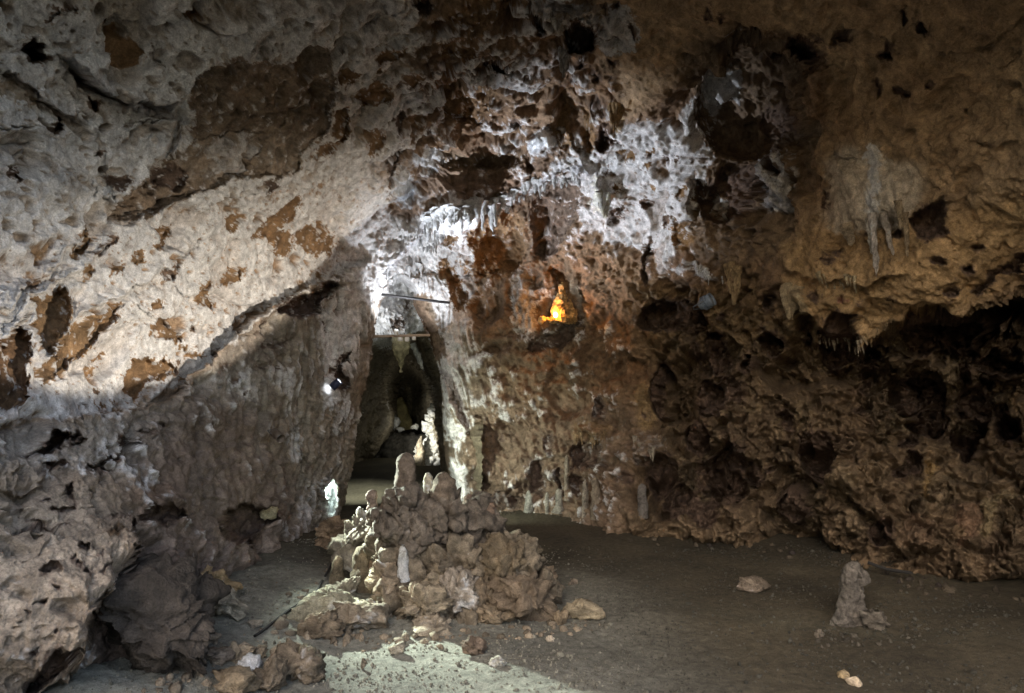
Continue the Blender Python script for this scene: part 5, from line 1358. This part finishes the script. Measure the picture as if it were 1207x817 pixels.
# columns along the foot of the right wall
for px, y0, y1, r0, r1, cl, cr, sd, lab in ((623, 612, 578, .075, .03, (.30, .29, .25), .12, 241, 'small white stalagmite with a wide foot against the right wall'), (659, 604, 576, .06, .04, (.26, .24, .2), .1, 243, 'short whitish column foot right of the wide footed one'),
                                            (668, 590, 536, .034, .026, (.26, .22, .17), .1, 245, 'thin tall drip column at the foot of the right wall'), (702, 612, 562, .07, .05, (.27, .22, .16), .1, 247, 'stout tan column where the right wall meets the floor'),
                                            (690, 610, 565, .045, .035, (.28, .24, .19), .15, 249, 'slim grey column left of the stout tan one'), (757, 610, 570, .07, .05, (.18, .16, .14), .05, 251, 'grey knob of dripstone farther right along the wall foot'), (645, 606, 580, .03, .02, (.27, .25, .21), .1, 253, 'slim pale drip between the two white wall columns')):
    b = wall_point(px, min(y0, 604), .03)
    dd = (b.y * CP + (b.z - EYE) * SP)
    tag(drip('dripstone_column', at(px, y0, dd), at(px, y1, dd), r0, r1, sd, cl, cr, flare=.05 if sd < 245 else .0, wob=.2), lab, 'dripstone column')

# the lit figure-like stalagmite in the niche
ni = empty('niche_stalagmite', wall_point(661, 372, .05), 'knobbly stalagmite glowing orange in the wall niche', 'stalagmite')
dn = 9.62
under(ni, union_rock('stalagmite_body', [('c', mp(660, 380, dn), mp(663, 332, dn), .145, .03), ('c', mp(660, 378, dn), mp(656, 356, dn), .09, .04), ('b', mp(645, 376, dn), (.09, .06, .03)), ('c', mp(674, 380, dn + .05), mp(671, 350, dn + .05), .07, .03)],
                     .008, 31, (.46, .29, .12), .05, .42, .2))
M_BULB = plain('warm_bulb_glass', (.9, .7, .4), .3, 0, (1.0, .6, .2), 8)
nb = empty('lamp', at(655, 371.5, 9.42), 'small warm lamp bulb burning at the foot of the niche stalagmite', 'lamp')
T_ = Matrix.Translation(at(655, 371.5, 9.42))
under(nb, lathe('bulb', [(.001, -.03), (.022, -.025), (.032, 0), (.026, .022), (.014, .035), (.001, .04)], M_BULB, T_))

# ------------------------------------------------------------------ lamps
M_BODY = plain('blue_black_painted_metal', (.045, .055, .11), .45, .3)
M_LENS = plain('lamp_glass_lit', (.9, .92, 1.0), .2, 0, (.85, .92, 1.0), 5)
M_STEEL = plain('grey_steel', (.2, .22, .25), .4, .7)


def floodlight(name, label, loc, aim, s=1.0, lit=True, body=None, hood=.03):
    t = empty(name, loc, label, 'spotlight')
    q = (Vector(aim) - Vector(loc)).to_track_quat('Z', 'Y').to_matrix().to_4x4()
    M = Matrix.Translation(loc) @ q @ Matrix.Scale(s, 4)
    bm_ = body or M_BODY
    under(t, lathe('lamp_body', [(.001, -.16), (.05, -.155), (.07, -.12), (.078, -.02), (.085, .0), (.085, hood), (.078, hood), (.072, .006)], bm_, M))
    under(t, lathe('lens', [(.0715, .006), (.05, .013), (.02, .017), (.001, .018)], M_LENS if lit else plain('lamp_glass_dark', (.3, .34, .4), .15), M))
    for k in range(3):
        under(t, lathe('cooling_fin', [(.079, -.10 + k * .03), (.09, -.098 + k * .03), (.09, -.09 + k * .03), (.079, -.088 + k * .03)], bm_, M))
    pts = [M @ Vector(v) for v in ((.09, 0, -.05), (.105, 0, -.10), (.1, 0, -.2), (0, 0, -.24), (-.1, 0, -.2), (-.105, 0, -.10), (-.09, 0, -.05))]
    under(t, tube('yoke', pts, .009 * s, M_STEEL))
    return t


def lamp_with_two_ends():
    t = empty('spotlight', LAMP_POS, 'blue black double ended spotlight with lit glass on the pillar left of the passage', 'spotlight')
    M = Matrix.Translation(LAMP_POS) @ LAMP_UP.to_track_quat('Z', 'Y').to_matrix().to_4x4() @ Matrix.Scale(.62, 4)
    under(t, lathe('lamp_body', [(.062, .038), (.07, .05), (.076, .05), (.076, -.145), (.07, -.145), (.062, -.133)], M_BODY, M))
    under(t, lathe('lens', [(.0635, .038), (.045, .044), (.02, .047), (.001, .048)], M_LENS, M))
    under(t, lathe('lens', [(.0635, -.133), (.045, -.139), (.02, -.142), (.001, -.143)], M_LENS, M))
    for k in range(3):
        under(t, lathe('cooling_fin', [(.0765, -.09 + k * .03), (.085, -.088 + k * .03), (.085, -.08 + k * .03), (.0765, -.078 + k * .03)], M_BODY, M))
    w = wall_point(397, 452, -.03)
    under(t, tube('bracket', [LAMP_POS - LAMP_UP * .05, LAMP_POS - LAMP_UP * .05 + (w - LAMP_POS) * .5, w - LAMP_UP * .05], .014, M_STEEL))


lamp_with_two_ends()
floodlight('spotlight', 'small brown hooded lamp fixed to the left wall above the dark hole', GROUND_POS, GROUND_AIM, .5, False, plain('brown_painted_metal', (.10, .075, .055), .7), hood=.20)
floodlight('spotlight', 'small bright lamp in the lit recess at the foot of the pillar', at(377, 561, 8.95), at(420, 560, 7.8), .42)
w2 = wall_point(836, 353, .22)
floodlight('spotlight', 'small grey spotlight, unlit, in the dark hollow of the right wall', w2, w2 + Vector((.6, -.5, .35)), .9, False, plain('blue_grey_metal', (.22, .27, .34), .45, .3))
fl = floodlight('spotlight', 'black floor spotlight with barn doors standing out of view on the right', SLAB_POS - SLAB_AIM * .02, SLAB_POS + SLAB_AIM, 1.0)
_n = Vector((.202, -.479, .855)).normalized()
_md = Vector((-.778, .417, .417)).normalized()
_sd = _n.cross(_md).normalized()


def barn(half):
    """flap over the lamp, its free edge cutting off the top of the beam"""
    V = []
    for p, w in ((SLAB_POS + _n * .16 + _md * .02, .6 * half), (SLAB_POS + _md * .30, half)):
        for off in (0, .004):
            for sgn in (-1, 1):
                V.append(p + _n * off + _sd * w * sgn)
    F = [(0, 1, 5, 4), (2, 6, 7, 3), (0, 4, 6, 2), (1, 3, 7, 5), (4, 5, 7, 6), (0, 2, 3, 1)]
    return mesh_from('barn_door', np.array(V, np.float32), np.array(F, np.int32), M_BODY, None, False)


under(fl, barn(.30))
under(fl, tube('leg', [SLAB_POS - SLAB_AIM * .2, SLAB_POS - SLAB_AIM * .2 + Vector((.05, 0, -.5))], .015, M_STEEL))

# bars across the passage
M_IRON = plain('rusty_black_iron', (.03, .028, .028), .6, .5)
M_WOOD = plain('pale_weathered_wood', (.42, .33, .25), .8)
tag(tube('iron_bar', [at(448, 347, 9.9), at(475, 350.3, 9.95), at(500, 353.5, 10.0), at(530, 357, 10.1)], .02, M_IRON), 'black iron bar wedged across the top of the passage', 'bar')
bm2 = empty('wooden_beam', at(437, 397, 9.85), 'thin pale wooden beam across the passage below the black bar', 'beam')
_a, _b = at(434, 397, 9.85), at(507, 395, 9.95)
_m = Matrix.Translation((_a + _b) / 2) @ (_b - _a).to_track_quat('X', 'Z').to_matrix().to_4x4()
under(bm2, block('plank', ((_b - _a).length, .05, .035), M_WOOD, _m))
M_WHITE = plain('white_plastic', (.75, .74, .70), .4)
for k, (px, py, w, h) in enumerate(((467, 392, .05, .09), (472, 400, .07, .05), (480, 400, .06, .06), (488, 399, .05, .05))):
    under(bm2, block('white_clip', (w, .06, h), M_WHITE, Matrix.Translation(at(px, py, 9.8))))

# cords and sticks on the ground
M_CORD = plain('black_rubber', (.02, .018, .016), .95)


def on_floor(path, r, lift=.0):
    p = pts_of(path)
    out = []
    for i in range(len(p) - 1):
        for k in range(8):
            q = p[i] + (p[i + 1] - p[i]) * k / 8
            v = floor_at(float(q[0]), float(q[1]))
            out.append(v + Vector((0, 0, r + lift)))
    return out


tag(tube('cable', on_floor('P 392,664 386,676 378,690 372,702 356,712 340,722 322,736 308,747 299,753', .010, .004), .010, M_CORD), 'black cable running over the earth left of the flat slabs', 'cable')
tag(tube('stick', [floor_at(1024, 677) + Vector((0, 0, .10)), floor_at(1046, 681) + Vector((0, 0, .07)), floor_at(1074, 687) + Vector((0, 0, .08))], .014, M_CORD), 'thin dark stick lying right of the broken stump', 'stick')

# ------------------------------------------------------------------ inside the passage
ps = union_rock('stone_step', [('b', (-4.2 + k * .45, 19.9 + (k % 2) * .15, .10), (.5, .6, .55)) for k in range(7)] + [('b', (-3.9 + k * .7, 20.8, .05), (.7, .8, .55)) for k in range(5)], .05, 61, (.065, .058, .048), .0, .9)
tag(ps, 'dark flat topped rock step across the passage floor', 'rock step')
wst = empty('stalagmite', at(508, 548, 17.2), 'white tiered stalagmite shaped like a pagoda inside the passage', 'stalagmite')
under(wst, union_rock('stalagmite_body', [('b', mp(508, 540, 17.2), (.32, .3, .2)), ('b', mp(506, 528, 17.2), (.27, .26, .2)), ('b', mp(511, 516, 17.2), (.22, .2, .18)), ('b', mp(506, 505, 17.2), (.19, .18, .14)), ('b', mp(512, 502, 17.2), (.14, .14, .12)), ('b', mp(508, 494, 17.2), (.14, .14, .11)), ('c', mp(508, 494, 17.2), mp(509, 474, 17.2), .10, .04)],
                      .03, 63, (.5, .48, .43), .42, 1.2))
tag(drip('stalagmite', at(494, 548, 16.6), at(496, 514, 16.6), .12, .05, 65, (.30, .25, .18), .1, wob=.3), 'slim brown stalagmite leaning on the white tiered one', 'stalagmite')
rock('rock', 'bright white lump on the step deep in the passage', 'rock', 465, 508, 12, 16, 67, (.62, .6, .55), .6, .8, .1, 3, point=at(465, 508, 19.6))
rock('rock', 'small white stone right of the bright lump deep in the passage', 'rock', 472, 509, 9, 6, 69, (.6, .58, .52), .5, .8, .1, 3, point=at(472, 509, 19.5))
rock('rock', 'pale stone at the right end of the step in the passage', 'rock', 489, 507, 9, 8, 70, (.5, .48, .42), .4, .8, .1, 3, point=at(489, 507, 19.5))
tag(drip('stalagmite', at(473, 505, 21.5), at(473, 468, 21.5), .38, .10, 71, (.30, .25, .12), .0, wob=.2), 'dim olive cone of rock at the far end of the passage', 'stalagmite')
tag(drip('stalactite', at(473, 392, 12.7), at(473, 439, 12.7), .16, .03, 73, (.46, .40, .24), .25, wob=.35, bulge=.3), 'yellowish lit stalactite hanging behind the wooden beam', 'stalactite')
tag(drip('stalactite', at(486, 405, 13.6), at(500, 437, 13.6), .07, .025, 75, (.5, .5, .48), .5, wob=.4), 'thin white stalactite right of the yellowish one in the passage', 'stalactite')

# ------------------------------------------------------------------ gravel on the path
rg = np.random.RandomState(3)
tv, tf = ico(1)
nst = 16000
gx = rg.uniform(-2.2, 3.6, nst * 2)
gy = 3.2 + rg.rand(nst * 2) ** 1.6 * 4.6
keepg = rg.rand(nst * 2) < .25 + .75 * sstep(-.15, .25, fbm(np.stack([gx, gy, 0 * gx], 1).astype(np.float32), .7, 3, 111))
gx, gy = gx[keepg][:nst], gy[keepg][:nst]
gz = ground_z(gx, gy)
sz = rg.lognormal(-5.25, .45, len(gx)).clip(.0025, .022)
GV = tv[None] * (sz[:, None, None] * rg.uniform(.55, 1.2, (len(gx), 1, 3))) * (1 + .22 * rg.normal(size=(len(gx), len(tv), 1)))
GV = GV + np.stack([gx, gy, gz + sz * .3], 1)[:, None]
GF = (tf[None] + (np.arange(len(gx)) * len(tv))[:, None, None]).reshape(-1, 3)
gc = np.array((.25, .235, .185))[None] * rg.uniform(.55, 1.35, (len(gx), 1)) * np.array((1, 1, 1))
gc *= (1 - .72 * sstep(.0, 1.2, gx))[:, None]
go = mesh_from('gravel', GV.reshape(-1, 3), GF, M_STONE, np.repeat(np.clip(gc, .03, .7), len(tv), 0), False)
go['kind'] = 'stuff'
tag(go, 'fine pale gravel strewn over the cave path', 'gravel')

# broken bits gathered along the walls and round the mound
rb = np.random.RandomState(8)
BV, BF, BC, nb = [], [], [], 0
for path, count, spread, lo, hi, tone in (('P 552,606 660,608 740,632 860,642 960,654 1060,686 1110,694 1230,712', 150, 7, .010, .045, (.085, .068, .048)),
                                          ('P 385,748 430,756 500,756 560,750 620,748 668,742 690,728', 130, 9, .010, .045, (.26, .21, .15)),
                                          ('P 190,812 240,785 300,765 350,740 372,700 395,660', 150, 16, .010, .05, (.27, .22, .16)), ('P 965,752 1000,758 1040,756 1075,745', 36, 9, .008, .03, (.09, .078, .06))):
    p = pts_of(path)
    for i in range(count):
        k = rb.randint(len(p) - 1)
        q = p[k] + (p[k + 1] - p[k]) * rb.rand() + rb.normal(size=2) * (spread * 1.5, spread * .6)
        r_ = lo + (hi - lo) * rb.rand() ** 3
        f = floor_at(float(q[0]), float(q[1]))
        v = tv * (r_ * rb.uniform(.5, 1.25, 3)) * (1 + .28 * rb.normal(size=(len(tv), 1)))
        BV.append(v + np.array((f.x, f.y, f.z + r_ * .15)))
        BF.append(tf + nb)
        BC.append(np.repeat(np.clip(np.array(tone)[None] * rb.uniform(.5, 1.35), .03, .6), len(tv), 0))
        nb += len(tv)
ro_ = mesh_from('rubble', np.concatenate(BV), np.concatenate(BF), M_STONE, np.concatenate(BC), False)
ro_['kind'] = 'stuff'
tag(ro_, 'small broken rubble gathered along the wall foot and round the mound', 'rubble')

# unseen rock mass, added to keep stray sky light out; open at the mouth
u, v = np.meshgrid(np.linspace(0, math.pi, 49), np.linspace(-1, 1, 61))
_w = np.sqrt(1 - (.998 * v) ** 2)
_bx = np.stack([-15 * np.cos(u) * _w, 12 + 20 * v, 11 * np.sin(u) * _w - .6], -1).astype(np.float32)
_bx += .5 * fbm(_bx.reshape(-1, 3), 4.0, 3, 121).reshape(61, 49)[..., None]
_q = .25 * (_bx[:-1, :-1] + _bx[1:, :-1] + _bx[1:, 1:] + _bx[:-1, 1:])
_open = (_q[..., 1] < MOUTH_Y) & (_q[..., 2] > MOUTH_Z) & (np.abs(_q[..., 0] - MOUTH_X) < MOUTH_W)
o = grid_object('light_blocking_hill', _bx, ~_open, M_ROCK, np.full((61, 49, 3), .12, np.float32))
o['kind'] = 'structure'
